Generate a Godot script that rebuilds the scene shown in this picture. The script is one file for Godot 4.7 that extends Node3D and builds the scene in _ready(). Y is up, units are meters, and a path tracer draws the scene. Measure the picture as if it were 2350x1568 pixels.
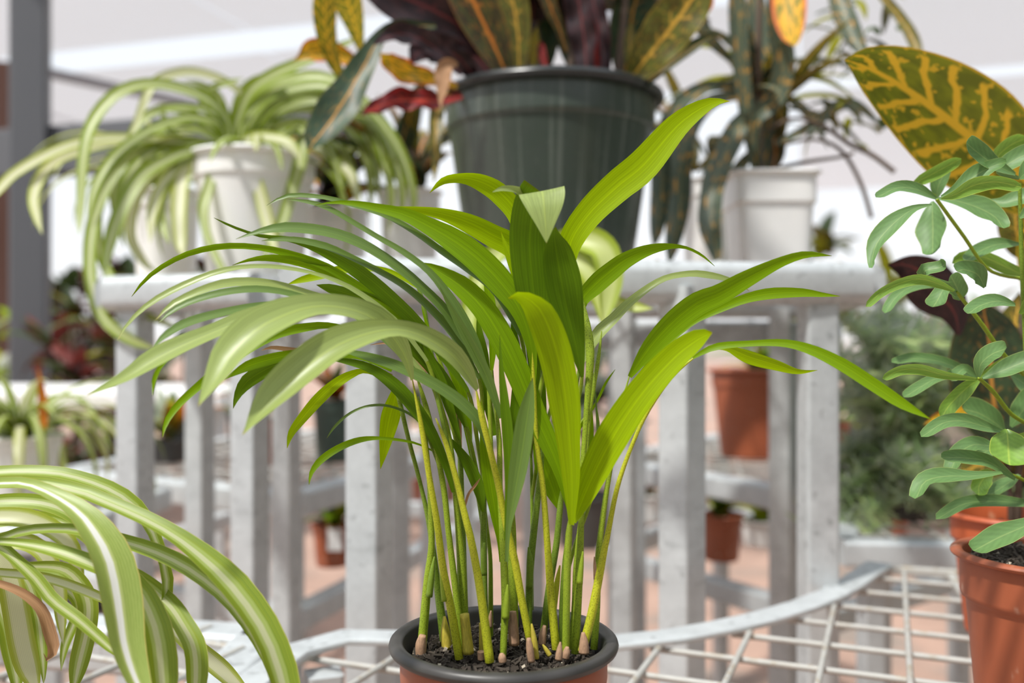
extends Node3D

const F := 2156.0          # focal length in picture pixels (33 mm lens on a 24 mm high sensor)
const EYE := 1.0           # height of the lens above the floor
const SHELF := 0.73        # height of the low wire shelves
const BENCH := 1.0855      # top of the high benches
var sun_dir := Vector3(-0.45, 1.0, 0.42).normalized()   # towards the sun
var M := {}
var T := {}
var rng := RandomNumberGenerator.new()
var used := {}

# ------------------------------------------------------------------ basics
func at(px: float, py: float, d: float) -> Vector3:
	return Vector3((px - 1175.0) / F * d, EYE - (py - 784.0) / F * d, -d)

func numbered(n: String) -> String:
	used[n] = used.get(n, -1) + 1
	return n if used[n] == 0 else "%s_%03d" % [n, used[n]]

func thing(called: String, label: String, category: String, where: Vector3, group := "") -> Node3D:
	var o := Node3D.new()
	o.name = numbered(called)
	add_child(o)
	o.position = where
	o.set_meta("label", label)
	o.set_meta("category", category)
	if group != "":
		o.set_meta("group", group)
	return o

func part(called: String, mesh: Mesh, mat: Material, parent: Node3D, world := true) -> MeshInstance3D:
	var o := MeshInstance3D.new()
	o.name = called
	o.mesh = mesh
	o.material_override = mat
	parent.add_child(o, true)
	if world:      # the mesh was made in room coordinates
		o.transform = parent.global_transform.affine_inverse()
	return o

# rows of equal length -> smooth surface
func grid(rows: Array, uvs: Array, wrap := false) -> ArrayMesh:
	var nr := rows.size()
	var nc: int = rows[0].size()
	var v := PackedVector3Array()
	var u := PackedVector2Array()
	for i in nr:
		v.append_array(rows[i])
		u.append_array(uvs[i])
	var n := PackedVector3Array()
	n.resize(v.size())
	var idx := PackedInt32Array()
	for i in nr - 1:
		for j in nc - 1:
			var a := i * nc + j
			var b := a + 1
			var c := a + nc + 1
			var d := a + nc
			idx.append_array(PackedInt32Array([a, b, c, a, c, d]))
			var n1 := (v[c] - v[a]).cross(v[b] - v[a])
			var n2 := (v[d] - v[a]).cross(v[c] - v[a])
			n[a] += n1 + n2
			n[b] += n1
			n[c] += n1 + n2
			n[d] += n2
	if wrap:
		for i in nr:
			var s := n[i * nc] + n[i * nc + nc - 1]
			n[i * nc] = s
			n[i * nc + nc - 1] = s
	for k in n.size():
		n[k] = n[k].normalized() if n[k].length_squared() > 1e-24 else Vector3.UP
	var arr := []
	arr.resize(Mesh.ARRAY_MAX)
	arr[Mesh.ARRAY_VERTEX] = v
	arr[Mesh.ARRAY_NORMAL] = n
	arr[Mesh.ARRAY_TEX_UV] = u
	arr[Mesh.ARRAY_INDEX] = idx
	var m := ArrayMesh.new()
	m.add_surface_from_arrays(Mesh.PRIMITIVE_TRIANGLES, arr)
	return m

func cr(a: float, b: float, c: float, d: float, t: float) -> float:
	return 0.5 * (2.0 * b + (c - a) * t + (2.0 * a - 5.0 * b + 4.0 * c - d) * t * t + (3.0 * b - a - 3.0 * c + d) * t * t * t)

# control rows of numbers -> n+1 rows evenly along the spline
func spline(ctrl: Array, n: int) -> Array:
	var fine := []
	var lens := [0.0]
	var k := ctrl.size()
	for i in k - 1:
		var p0: Array = ctrl[max(i - 1, 0)]
		var p1: Array = ctrl[i]
		var p2: Array = ctrl[i + 1]
		var p3: Array = ctrl[min(i + 2, k - 1)]
		for s in 8 + (1 if i == k - 2 else 0):
			var r := []
			for c in p1.size():
				r.append(cr(p0[c], p1[c], p2[c], p3[c], s / 8.0))
			if fine.size() > 0:
				var q: Array = fine[-1]
				var dd := 0.0
				for c in 3:
					dd += (r[c] - q[c]) * (r[c] - q[c])
				lens.append(lens[-1] + sqrt(dd))
			fine.append(r)
	var out := []
	var j := 0
	for i in n + 1:
		var want: float = lens[-1] * i / n
		while j < lens.size() - 2 and lens[j + 1] < want:
			j += 1
		var f: float = (want - lens[j]) / max(lens[j + 1] - lens[j], 1e-9)
		var r2 := []
		for c in fine[j].size():
			r2.append(lerpf(fine[j][c], fine[j + 1][c], clampf(f, 0.0, 1.0)))
		out.append(r2)
	return out

# a leaf blade: trace of [picture x, picture y, half width in pixels], depth from d0 at the base to d1 at the tip (bow adds depth midway)
# lean (degrees) turns its face towards the light, fold lifts its two edges, wave ripples them
func blade(trace: Array, d0: float, d1: float, lean := 25.0, fold := 0.25, wave := 0.0, bow := 0.0, n := 26) -> ArrayMesh:
	var ctrl := []
	var k := trace.size()
	for i in k:
		var t: float = float(i) / (k - 1)
		var d := lerpf(d0, d1, t) + bow * sin(PI * t)
		if trace[i].size() > 3:
			d = trace[i][3]
		var p := at(trace[i][0], trace[i][1], d)
		ctrl.append([p.x, p.y, p.z, max(trace[i][2], 0.4) / F * d])
	return ribbon(spline(ctrl, n), lean, fold, wave)

func ribbon(r: Array, lean: float, fold: float, wave: float) -> ArrayMesh:
	var n := r.size() - 1
	var sides := []
	var eye := Vector3(0, EYE, 0)
	var sum := 0.0
	var prev := Vector3.ZERO
	for i in n + 1:
		var a: Array = r[max(i - 1, 0)]
		var b: Array = r[min(i + 1, n)]
		var c := Vector3(r[i][0], r[i][1], r[i][2])
		var tan := Vector3(b[0] - a[0], b[1] - a[1], b[2] - a[2]).normalized()
		var look := (c - eye).normalized()
		var s := tan.cross(look)
		if s.length() < 0.3 and prev != Vector3.ZERO:
			s = prev - tan * prev.dot(tan)
		s = s.normalized()
		if prev.dot(s) < 0.0:
			s = -s
		prev = s
		sum += s.dot(sun_dir)
		sides.append([s, tan, look])
	var flip := -1.0 if sum < 0.0 else 1.0
	var rows := []
	var uvs := []
	var ca := cos(deg_to_rad(lean))
	var sa := sin(deg_to_rad(lean))
	var phase := rng.randf() * TAU
	for i in n + 1:
		var s: Vector3 = sides[i][0] * flip
		var tan: Vector3 = sides[i][1]
		var look: Vector3 = sides[i][2]
		var face := -(look - tan * look.dot(tan)).normalized()
		var nor := face * ca + s * sa
		var wide := s * ca - face * sa
		var c := Vector3(r[i][0], r[i][1], r[i][2])
		var w: float = r[i][3] / maxf(ca, 0.45)
		var row := PackedVector3Array()
		var uv := PackedVector2Array()
		for j in 7:
			var x := (j - 3) / 3.0
			var ripple := wave * w * sin(i * 0.9 + phase + x * 1.3) * absf(x)
			row.append(c + wide * (x * w) + nor * (fold * w * (x * x - 0.35) + ripple))
			uv.append(Vector2(j / 6.0, float(i) / n))
		rows.append(row)
		uvs.append(uv)
	return grid(rows, uvs)

# round tube through picture points [x, y, radius px] or world points
func tube(pts: Array, n := 16, sidesn := 8) -> ArrayMesh:   # rows [x, y, z, radius] in metres
	var r := spline(pts, n)
	var rows := []
	var uvs := []
	var ref := Vector3(0.3, 0.1, 1.0).normalized()
	var total := 0.0
	for i in n + 1:
		var a: Array = r[max(i - 1, 0)]
		var b: Array = r[min(i + 1, n)]
		var tan := Vector3(b[0] - a[0], b[1] - a[1], b[2] - a[2]).normalized()
		var e1 := (ref - tan * ref.dot(tan)).normalized()
		var e2 := tan.cross(e1)
		var row := PackedVector3Array()
		var uv := PackedVector2Array()
		var c := Vector3(r[i][0], r[i][1], r[i][2])
		for j in sidesn + 1:
			var g := TAU * j / sidesn
			row.append(c + (e1 * cos(g) + e2 * sin(g)) * r[i][3])
			uv.append(Vector2(float(j) / sidesn, float(i) / n))
		rows.append(row)
		uvs.append(uv)
		total += 1
	# closed ends
	var c0 := Vector3(r[0][0], r[0][1], r[0][2])
	var c1 := Vector3(r[n][0], r[n][1], r[n][2])
	var p0 := PackedVector3Array()
	var p1 := PackedVector3Array()
	for j in sidesn + 1:
		p0.append(c0)
		p1.append(c1)
	rows.push_front(p0)
	uvs.push_front(uvs[0])
	rows.push_back(p1)
	uvs.push_back(uvs[-1])
	return grid(rows, uvs, true)

func pxtube(pts: Array, d0: float, d1: float, n := 16) -> ArrayMesh:
	var c := []
	var k := pts.size()
	for i in k:
		var d := lerpf(d0, d1, float(i) / (k - 1))
		var p := at(pts[i][0], pts[i][1], d)
		c.append([p.x, p.y, p.z, pts[i][2] / F * d])
	return tube(c, n, 8)

func wire(a: Vector3, b: Vector3, r: float) -> ArrayMesh:
	return tube([[a.x, a.y, a.z, r], [b.x, b.y, b.z, r]], 1, 8)

# rounded rectangular tube swept along points (mitred), w across, h along up
func bar(pts: Array, w: float, h: float, rad: float, up := Vector3.UP) -> ArrayMesh:
	var sec := []
	for q in 4:
		var cx: float = (w / 2 - rad) * (1 if q == 0 or q == 3 else -1)
		var cy: float = (h / 2 - rad) * (1 if q < 2 else -1)
		for s in 4:
			var g := PI / 2 * (q + s / 3.0)
			sec.append(Vector2(cx + cos(g) * rad, cy + sin(g) * rad))
	sec.append(sec[0])
	var rows := []
	var uvs := []
	var n := pts.size()
	var along := 0.0
	for i in n:
		var p: Vector3 = pts[i]
		var t0: Vector3 = (p - pts[i - 1]).normalized() if i > 0 else (pts[1] - p).normalized()
		var t1: Vector3 = (pts[i + 1] - p).normalized() if i < n - 1 else t0
		var tan := (t0 + t1).normalized()
		var miter := 1.0 / maxf(0.5, tan.dot(t0))
		var side := tan.cross(up).normalized()
		var v := side.cross(tan).normalized()
		var row := PackedVector3Array()
		var uv := PackedVector2Array()
		if i > 0:
			along += (p - pts[i - 1]).length()
		for j in sec.size():
			row.append(p + side * (sec[j].x * miter) + v * sec[j].y)
			uv.append(Vector2(float(j) / (sec.size() - 1), along))
		rows.append(row)
		uvs.append(uv)
		if i == 0 or i == n - 1:
			var cap := PackedVector3Array()
			for j in sec.size():
				cap.append(p)
			if i == 0:
				rows.push_front(row.duplicate())
				rows.push_front(cap)
				uvs.push_front(uv)
				uvs.push_front(uv)
			else:
				rows.push_back(row.duplicate())
				rows.push_back(cap)
				uvs.push_back(uv)
				uvs.push_back(uv)
	return grid(rows, uvs, true)

# profile of Vector2(radius, y) turned round the y axis, at centre c
func lathe(prof: Array, c: Vector3, n := 48, sq := 0.0) -> ArrayMesh:
	var rows := []
	var uvs := []
	var len := 0.0
	for i in prof.size():
		if i > 0:
			len += (prof[i] - prof[i - 1]).length()
		var row := PackedVector3Array()
		var uv := PackedVector2Array()
		for j in n + 1:
			var g := TAU * j / n
			var k := 1.0
			if sq > 0.0:      # towards a rounded square
				k = lerpf(1.0, pow(pow(absf(cos(g)), 8.0) + pow(absf(sin(g)), 8.0), -0.125), sq)
			row.append(c + Vector3(cos(g) * prof[i].x * k, prof[i].y, sin(g) * prof[i].x * k))
			uv.append(Vector2(float(j) / n, len * 2.0))
		rows.append(row)
		uvs.append(uv)
	return grid(rows, uvs, true)

# ------------------------------------------------------------------ materials
func noise(freq: float, sd: int, oct := 3) -> FastNoiseLite:
	var f := FastNoiseLite.new()
	f.seed = sd
	f.frequency = freq
	f.fractal_octaves = oct
	return f

func mix3(a: Vector3, b: Vector3, t: float) -> Vector3:
	return a.lerp(b, clampf(t, 0.0, 1.0))

func tex(w: int, h: int, f: Callable) -> ImageTexture:    # f(u, v) -> linear colour as Vector3
	var im := Image.create(w, h, false, Image.FORMAT_RGB8)
	for y in h:
		for x in w:
			var c: Vector3 = f.call((x + 0.5) / w, (y + 0.5) / h)
			im.set_pixel(x, y, Color(maxf(c.x, 0.0), maxf(c.y, 0.0), maxf(c.z, 0.0)).linear_to_srgb())
	return ImageTexture.create_from_image(im)

func lin(r: float, g: float, b: float) -> Color:
	return Color(r, g, b).linear_to_srgb()

func mat(c: Color, rough: float, t: Texture2D = null, through := 0.0, metal := 0.0) -> StandardMaterial3D:
	var m := StandardMaterial3D.new()
	m.albedo_color = c
	m.roughness = rough
	m.metallic = metal
	m.cull_mode = BaseMaterial3D.CULL_DISABLED
	if t:
		m.albedo_texture = t
	if through > 0.0:
		m.backlight_enabled = true
		m.backlight = Color(through, through, through).linear_to_srgb()
	return m

func step01(a: float, b: float, x: float) -> float:
	return smoothstep(a, b, x)

func make_materials() -> void:
	var n1 := noise(1.0, 3)
	var n2 := noise(1.0, 9)
	# fine parallel veins along a palm leaflet, paler midrib, a few dry specks
	T.palm = tex(128, 256, func(u, v):
		var line := 0.93 + 0.07 * sin(u * 90.0 + n1.get_noise_2d(u * 6.0, v * 2.0) * 3.0)
		var broad := 0.92 + 0.16 * n2.get_noise_2d(u * 9.0, v * 1.2)
		var k: float = line * broad
		var rib := exp(-pow((u - 0.5) / 0.03, 2.0)) * 0.22
		var c := Vector3(k + rib, k + rib * 0.8, k * 0.9)
		return mix3(c * 0.93, Vector3(0.85, 0.55, 0.35), step01(0.965, 1.0, v) * 0.8))
	T.stem = tex(64, 512, func(u, v):
		var k := 0.94 + 0.12 * n1.get_noise_2d(u * 3.0, v * 14.0)
		var s := n2.get_noise_2d(u * 26.0 + 3.0, v * 170.0)
		return Vector3(k, k, k) * (1.0 - 0.75 * step01(0.34, 0.44, s)))
	# spider plant: green margins, cream middle with fine lines
	T.spider = tex(128, 128, func(u, v):
		var x: float = absf(u - 0.5) * 2.0
		var g := mix3(Vector3(0.19, 0.30, 0.02), Vector3(0.34, 0.42, 0.025), 0.5 + 0.5 * n1.get_noise_2d(u * 14.0, v * 2.0))
		var cream := Vector3(0.64, 0.67, 0.38)
		var pale := Vector3(0.42, 0.52, 0.13)
		var c := mix3(cream, pale, step01(0.16, 0.26, x + 0.06 * n2.get_noise_2d(u * 22.0, v * 1.5)))
		c = mix3(c, g, step01(0.40, 0.52, x))
		var line: float = 0.9 + 0.1 * sin(u * 130.0)
		return mix3(c * line, Vector3(0.45, 0.46, 0.10), step01(0.93, 0.99, x)))
	T.spider_wide = tex(128, 128, func(u, v):
		var x: float = absf(u - 0.5) * 2.0
		var g := mix3(Vector3(0.24, 0.33, 0.05), Vector3(0.38, 0.46, 0.11), 0.5 + 0.22 * sin(u * 110.0) + 0.4 * n1.get_noise_2d(u * 40.0, v * 40.0))
		var c := mix3(Vector3(0.86, 0.85, 0.80), Vector3(0.50, 0.56, 0.20), step01(0.13, 0.20, x))
		c = mix3(c, g, step01(0.20, 0.36, x))
		return mix3(c, Vector3(0.50, 0.42, 0.10), step01(0.94, 0.99, x)))
	T.spider_cream = tex(128, 128, func(u, v):
		var x: float = absf(u - 0.5) * 2.0
		var c := mix3(Vector3(0.68, 0.68, 0.43), Vector3(0.48, 0.53, 0.13), step01(0.45, 0.62, x + 0.08 * n2.get_noise_2d(u * 20.0, v * 2.0)))
		c = mix3(c, Vector3(0.40, 0.46, 0.05), step01(0.66, 0.80, x))
		return c * (0.94 + 0.06 * sin(u * 100.0)))
	# crotons: side veins leave the midrib at an angle
	T.croton_yellow = tex(256, 512, func(u, v): return croton(u, v, Vector3(0.25, 0.27, 0.012), Vector3(0.15, 0.17, 0.01), Vector3(0.85, 0.52, 0.03), 9.5, 0.075, 0.75, n1))
	T.croton_orange = tex(128, 512, func(u, v): return croton(u, v, Vector3(0.085, 0.085, 0.018), Vector3(0.045, 0.03, 0.012), Vector3(0.72, 0.24, 0.03), 5.0, 0.07, 0.25, n1))
	T.croton_green = tex(128, 512, func(u, v): return croton(u, v, Vector3(0.045, 0.085, 0.035), Vector3(0.025, 0.05, 0.022), Vector3(0.62, 0.30, 0.05), 6.0, 0.05, 0.15, n2))
	T.croton_olive = tex(128, 512, func(u, v): return croton(u, v, Vector3(0.16, 0.17, 0.025), Vector3(0.10, 0.085, 0.015), Vector3(0.78, 0.45, 0.06), 6.0, 0.07, 0.3, n2))
	T.croton_red = tex(128, 512, func(u, v): return croton(u, v, Vector3(0.05, 0.008, 0.01), Vector3(0.36, 0.012, 0.015), Vector3(0.55, 0.06, 0.03), 4.0, 0.09, 0.4, n1))
	T.croton_purple = tex(128, 512, func(u, v): return croton(u, v, Vector3(0.045, 0.018, 0.02), Vector3(0.02, 0.008, 0.011), Vector3(0.16, 0.03, 0.03), 5.0, 0.06, 0.2, n1))
	T.croton_flame = tex(128, 256, func(u, v):
		var x: float = absf(u - 0.5) * 2.0
		var c := mix3(Vector3(0.82, 0.42, 0.015), Vector3(0.20, 0.20, 0.01), step01(0.12, 0.22, n1.get_noise_2d(u * 5.0, v * 5.0) + 0.25 * x))
		return mix3(c, Vector3(0.72, 0.16, 0.03), step01(0.70, 0.9, x)))
	T.croton_narrow = tex(64, 512, func(u, v):
		var x: float = absf(u - 0.5) * 2.0
		var c := mix3(Vector3(0.07, 0.10, 0.065), Vector3(0.12, 0.15, 0.10), 0.5 + n1.get_noise_2d(u * 3.0, v * 5.0))
		c = mix3(c, Vector3(0.55, 0.30, 0.06), step01(0.30, 0.36, n2.get_noise_2d(u * 4.0, v * 12.0)))
		return mix3(c, Vector3(0.20, 0.22, 0.12), exp(-pow(x / 0.08, 2.0))))
	T.umbrella = tex(128, 256, func(u, v):
		var x: float = absf(u - 0.5) * 2.0
		var vein := sin((v * 9.0 - x * 2.2) * TAU)
		var c := Vector3(0.155, 0.29, 0.09) * (0.96 + 0.05 * vein + 0.10 * n1.get_noise_2d(u * 5.0, v * 5.0))
		c = mix3(c, Vector3(0.30, 0.42, 0.14), exp(-pow(x / 0.05, 2.0)) * 0.7)
		return mix3(c, Vector3(0.36, 0.46, 0.15), step01(0.93, 0.99, x)))
	# galvanised steel: cloudy zinc with dark pits
	T.zinc = tex(256, 256, func(u, v):
		var k: float = 0.5 + 0.10 * seam(n1, u, v, 5.0) + 0.05 * seam(n2, u, v, 22.0)
		k *= 1.0 - 0.35 * step01(0.30, 0.50, seam(n2, u, v, 11.0))
		return Vector3(k * 0.98, k, k * 1.0))
	T.rust = tex(256, 256, func(u, v):
		var k: float = 0.60 + 0.12 * seam(n1, u, v, 9.0)
		return mix3(Vector3(k, k * 0.98, k * 0.93), Vector3(0.42, 0.30, 0.16), step01(0.16, 0.38, seam(n2, u, v, 6.0)) * 0.7))
	# dull green plastic with limescale streaks that ran down
	T.green_pot = tex(512, 256, func(u, v):
		var k: float = 0.5 + 0.5 * seam(n1, u, v, 3.0)
		var run: float = step01(0.12, 0.55, n2.get_noise_2d(u * 55.0, v * 0.5) * 0.9 + 0.45 * n1.get_noise_2d(u * 14.0, v * 0.9))
		var dust: float = step01(0.25, 0.6, n1.get_noise_2d(u * 90.0, v * 40.0))
		return mix3(mix3(Vector3(0.042, 0.057, 0.045), Vector3(0.060, 0.074, 0.060), k), Vector3(0.20, 0.22, 0.19), run * 0.42 + dust * 0.08))
	T.clay = tex(256, 256, func(u, v):
		var k: float = 1.0 + 0.12 * seam(n1, u, v, 4.0) + 0.06 * seam(n2, u, v, 20.0)
		return mix3(Vector3(0.36, 0.095, 0.04) * k, Vector3(0.55, 0.36, 0.27), step01(0.36, 0.5, seam(n2, u, v, 14.0)) * 0.6))
	T.white_pot = tex(128, 128, func(u, v):
		var k: float = 0.87 + 0.03 * seam(n1, u, v, 4.0)
		return Vector3(k, k * 0.99, k * 0.97))
	T.floor = tex(512, 512, func(u, v):
		var k: float = 1.0 + 0.20 * seam(n1, u, v, 5.0) + 0.14 * seam(n2, u, v, 24.0)
		return mix3(Vector3(0.42, 0.275, 0.215) * k, Vector3(0.26, 0.22, 0.19), step01(0.0, 0.4, seam(n1, v, u, 3.0))))
	T.soil = tex(256, 256, func(u, v):
		var k: float = 0.03 + 0.03 * seam(n1, u, v, 14.0)
		return mix3(Vector3(k * 1.2, k, k * 0.75), Vector3(0.30, 0.24, 0.17), step01(0.38, 0.5, seam(n2, u, v, 30.0))))
	T.husk = tex(64, 256, func(u, v):
		var k: float = 0.8 + 0.35 * n1.get_noise_2d(u * 26.0, v * 3.0)
		return Vector3(k, k * 0.96, k * 0.92))

	M.palm_young = mat(lin(0.43, 0.62, 0.001), 0.48, T.palm, 0.95)
	M.palm_mid = mat(lin(0.255, 0.44, 0.003), 0.46, T.palm, 0.85)
	M.palm_green = mat(lin(0.145, 0.27, 0.006), 0.46, T.palm, 0.75)
	M.palm_old = mat(lin(0.17, 0.28, 0.055), 0.40, T.palm, 0.65)
	M.palm_sheen = mat(lin(0.43, 0.54, 0.17), 0.34, T.palm, 0.75)  # whiter, bluer green: sky sheen on the leaves painted into the colour
	for k in ["palm_young", "palm_mid", "palm_green"]:
		M[k].metallic_specular = 0.32
	M.stem_green = mat(lin(0.34, 0.46, 0.03), 0.45, T.stem, 0.3)
	M.stem_yellow = mat(lin(0.60, 0.62, 0.03), 0.45, T.stem, 0.3)
	M.stem_deep = mat(lin(0.24, 0.36, 0.035), 0.45, T.stem, 0.3)
	M.husk = mat(lin(0.52, 0.32, 0.20), 0.8, T.husk)
	M.husk_yellow = mat(lin(0.66, 0.55, 0.07), 0.6, T.husk)
	M.dry = mat(lin(0.52, 0.30, 0.16), 0.8, T.husk, 0.5)
	M.spider = mat(Color.WHITE, 0.42, T.spider, 0.7)
	M.spider_wide = mat(Color.WHITE, 0.40, T.spider_wide, 0.6)
	M.spider_cream = mat(Color.WHITE, 0.42, T.spider_cream, 0.7)
	for k in ["croton_yellow", "croton_orange", "croton_green", "croton_olive", "croton_red", "croton_purple", "croton_flame", "croton_narrow"]:
		M[k] = mat(Color.WHITE, 0.46, T[k], 0.6 if k in ["croton_yellow", "croton_flame", "croton_olive"] else 0.3)
	M.plantlet = mat(lin(0.85, 0.95, 0.5), 0.42, T.spider_cream, 0.7)
	M.umbrella = mat(Color.WHITE, 0.50, T.umbrella, 0.6)
	M.umbrella_young = mat(lin(1.6, 1.5, 0.7), 0.36, T.umbrella, 0.7)
	M.fern = mat(lin(0.16, 0.27, 0.07), 0.55, null, 0.6)
	M.fern_light = mat(lin(0.32, 0.42, 0.13), 0.55, null, 0.6)
	M.leaf_yellow = mat(lin(0.46, 0.46, 0.03), 0.45, T.palm, 0.8)
	M.leaf_deep = mat(lin(0.09, 0.15, 0.05), 0.42, T.palm, 0.5)
	M.leaf_red = mat(lin(0.24, 0.05, 0.045), 0.45, T.palm, 0.5)
	M.leaf_maroon = mat(lin(0.09, 0.035, 0.03), 0.45, T.palm, 0.4)
	M.leaf_orange = mat(lin(0.72, 0.22, 0.02), 0.45, T.palm, 0.6)
	M.leaf_silver = mat(lin(0.42, 0.48, 0.38), 0.45, T.palm, 0.4)
	M.pink = mat(lin(0.80, 0.30, 0.33), 0.5, null, 0.5)
	M.branch = mat(lin(0.16, 0.11, 0.08), 0.7, T.husk)
	M.zinc = mat(lin(1.10, 1.13, 1.15), 0.52, T.zinc, 0.0, 0.25)
	M.zinc.uv1_triplanar = true
	M.zinc.uv1_world_triplanar = true
	M.zinc.uv1_scale = Vector3(5, 5, 5)
	M.wire = mat(lin(0.74, 0.74, 0.73), 0.6, T.rust, 0.0, 0.1)
	M.wire.uv1_triplanar = true
	M.wire.uv1_world_triplanar = true
	M.wire.uv1_scale = Vector3(7, 7, 7)
	M.green_pot = mat(Color.WHITE, 0.30, T.green_pot)
	M.green_rim = mat(lin(0.03, 0.035, 0.036), 0.28)
	M.clay = mat(Color.WHITE, 0.45, T.clay)
	M.clay_bright = mat(lin(1.35, 1.05, 0.8), 0.4, T.clay)
	M.black_rim = mat(lin(0.055, 0.052, 0.05), 0.40, T.husk)
	M.black_pot = mat(lin(0.05, 0.05, 0.048), 0.5)
	M.dark_green_pot = mat(lin(0.05, 0.075, 0.06), 0.45)
	M.white_pot = mat(Color.WHITE, 0.45, T.white_pot)
	M.tag = mat(lin(0.86, 0.86, 0.86), 0.6)
	M.soil = mat(Color.WHITE, 0.95, T.soil)
	M.crumb = mat(lin(0.05, 0.038, 0.028), 0.95)
	M.perlite = mat(lin(0.42, 0.36, 0.28), 0.9)
	M.floor = mat(Color.WHITE, 0.9, T.floor)
	M.floor.uv1_triplanar = true
	M.floor.uv1_world_triplanar = true
	M.floor.uv1_scale = Vector3(0.5, 0.5, 0.5)
	M.roof = mat(lin(0.55, 0.585, 0.67), 0.7, null, 1.0)
	M.net = mat(lin(0.07, 0.10, 0.07), 0.9)
	M.dark_steel = mat(lin(0.10, 0.105, 0.115), 0.6)
	M.rust_steel = mat(lin(0.17, 0.09, 0.07), 0.7)

func seam(n: FastNoiseLite, u: float, v: float, f: float) -> float:    # noise that tiles
	var a := n.get_noise_3d(cos(u * TAU) * f / 6.0, sin(u * TAU) * f / 6.0, v * f)
	var b := n.get_noise_3d(cos(u * TAU) * f / 6.0, sin(u * TAU) * f / 6.0, (v - 1.0) * f)
	return lerpf(a, b, v)

func croton(u: float, v: float, base: Vector3, other: Vector3, vein: Vector3, count: float, wid: float, share: float, n: FastNoiseLite) -> Vector3:
	var x := absf(u - 0.5) * 2.0
	var c := mix3(base, other, 0.5 + 1.2 * n.get_noise_2d(u * 5.0, v * 7.0))
	var ph := v * count - x * 0.8 * count / 6.0 + (0.35 if u > 0.5 else 0.0) + 0.25 * n.get_noise_2d(u * 3.0, v * 3.0 + 7.0)
	var cell := floorf(ph)
	var off := absf(ph - cell - 0.5) / count
	var reach: float = (0.45 + 0.5 * absf(sin(cell * 12.9 + (3.0 if u > 0.5 else 0.0)))) * (0.25 + share)
	var side := (1.0 - step01(0.009, 0.019, off)) * (1.0 - step01(reach - 0.1, reach, x))
	var rib := 1.0 - step01(wid * 0.8, wid * 1.5, x + 0.02 * v)
	var spot := step01(0.33, 0.40, n.get_noise_2d(u * 8.0 + 5.0, v * 16.0)) * 0.8
	var edge := step01(0.93, 0.98, x) * share
	return mix3(c, vein, maxf(maxf(side * clampf(share * 2.0, 0.0, 1.0), rib), maxf(spot * minf(share * 1.3, 1.0), edge)))

# ------------------------------------------------------------------ builders
func pot(o: Node3D, c: Vector3, r_top: float, h: float, r_bot: float, m: Material, rim_m: Material, lip: float, band := 0.0, sq := 0.0, rim_r := 0.0, depth := -1.0) -> void:
	# c is the centre of the rim's top; lip = how far the rim stands out; band = height of the collar under it
	var t := 0.0022 * r_top / 0.06
	var rr := rim_r if rim_r > 0.0 else t * 1.3
	var base := -h
	var rb := r_top - lip
	var body := [Vector2(0.001, base), Vector2(r_bot * 0.97, base), Vector2(r_bot, base + 0.003)]
	if band > 0.0:
		body += [Vector2(lerpf(r_bot, rb - 0.0035, 0.97), -band - 0.004), Vector2(rb - 0.003, -band - 0.002), Vector2(rb - 0.0005, -band), Vector2(rb, -band + 0.003)]
	body += [Vector2(rb, -rr), Vector2(rb - t * 0.5, -rr * 0.5)]
	var inner := rb - t
	var lining := [Vector2(rb - t * 0.5, -rr * 0.5), Vector2(inner, -rr), Vector2(lerpf(inner, r_bot - t, 0.25), base * 0.25), Vector2(lerpf(inner, r_bot - t, 0.85), base + 0.004), Vector2(0.001, base + 0.004)]
	var n := 64
	var pb := part("pot_body", lathe(body, c, n, sq), m, o)
	part("lining", lathe(lining, c, n, sq), rim_m, pb)
	var ring := []
	for k in 13:
		var g := TAU * k / 12.0
		ring.append(Vector2(r_top - lip * 0.5 + cos(g) * (lip * 0.5 + t * 0.9), -rr + sin(g) * rr))
	part("rim", lathe(ring, c, n, sq), rim_m, pb)
	var sd := depth if depth > 0.0 else h * 0.14
	var rs := inner - 0.002 - (inner - r_bot) * sd / h
	var rows := []
	var uvs := []
	for i in 9:
		var row := PackedVector3Array()
		var uv := PackedVector2Array()
		for j in 37:
			var g := TAU * (j % 36) / 36.0
			var k := 1.0
			if sq > 0.0:
				k = lerpf(1.0, pow(pow(absf(cos(g)), 8.0) + pow(absf(sin(g)), 8.0), -0.125), sq)
			var p := Vector3(cos(g), 0, sin(g)) * rs * k * maxf(i / 8.0, 0.001)
			row.append(c + p + Vector3(0, -sd + rs * 0.07 * sin(p.x * 310.0 + 1.0) * cos(p.z * 270.0), 0))
			uv.append(Vector2(p.x, p.z) * 6.0)
		rows.append(row)
		uvs.append(uv)
	part("soil", grid(rows, uvs), M.soil, o)

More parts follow.
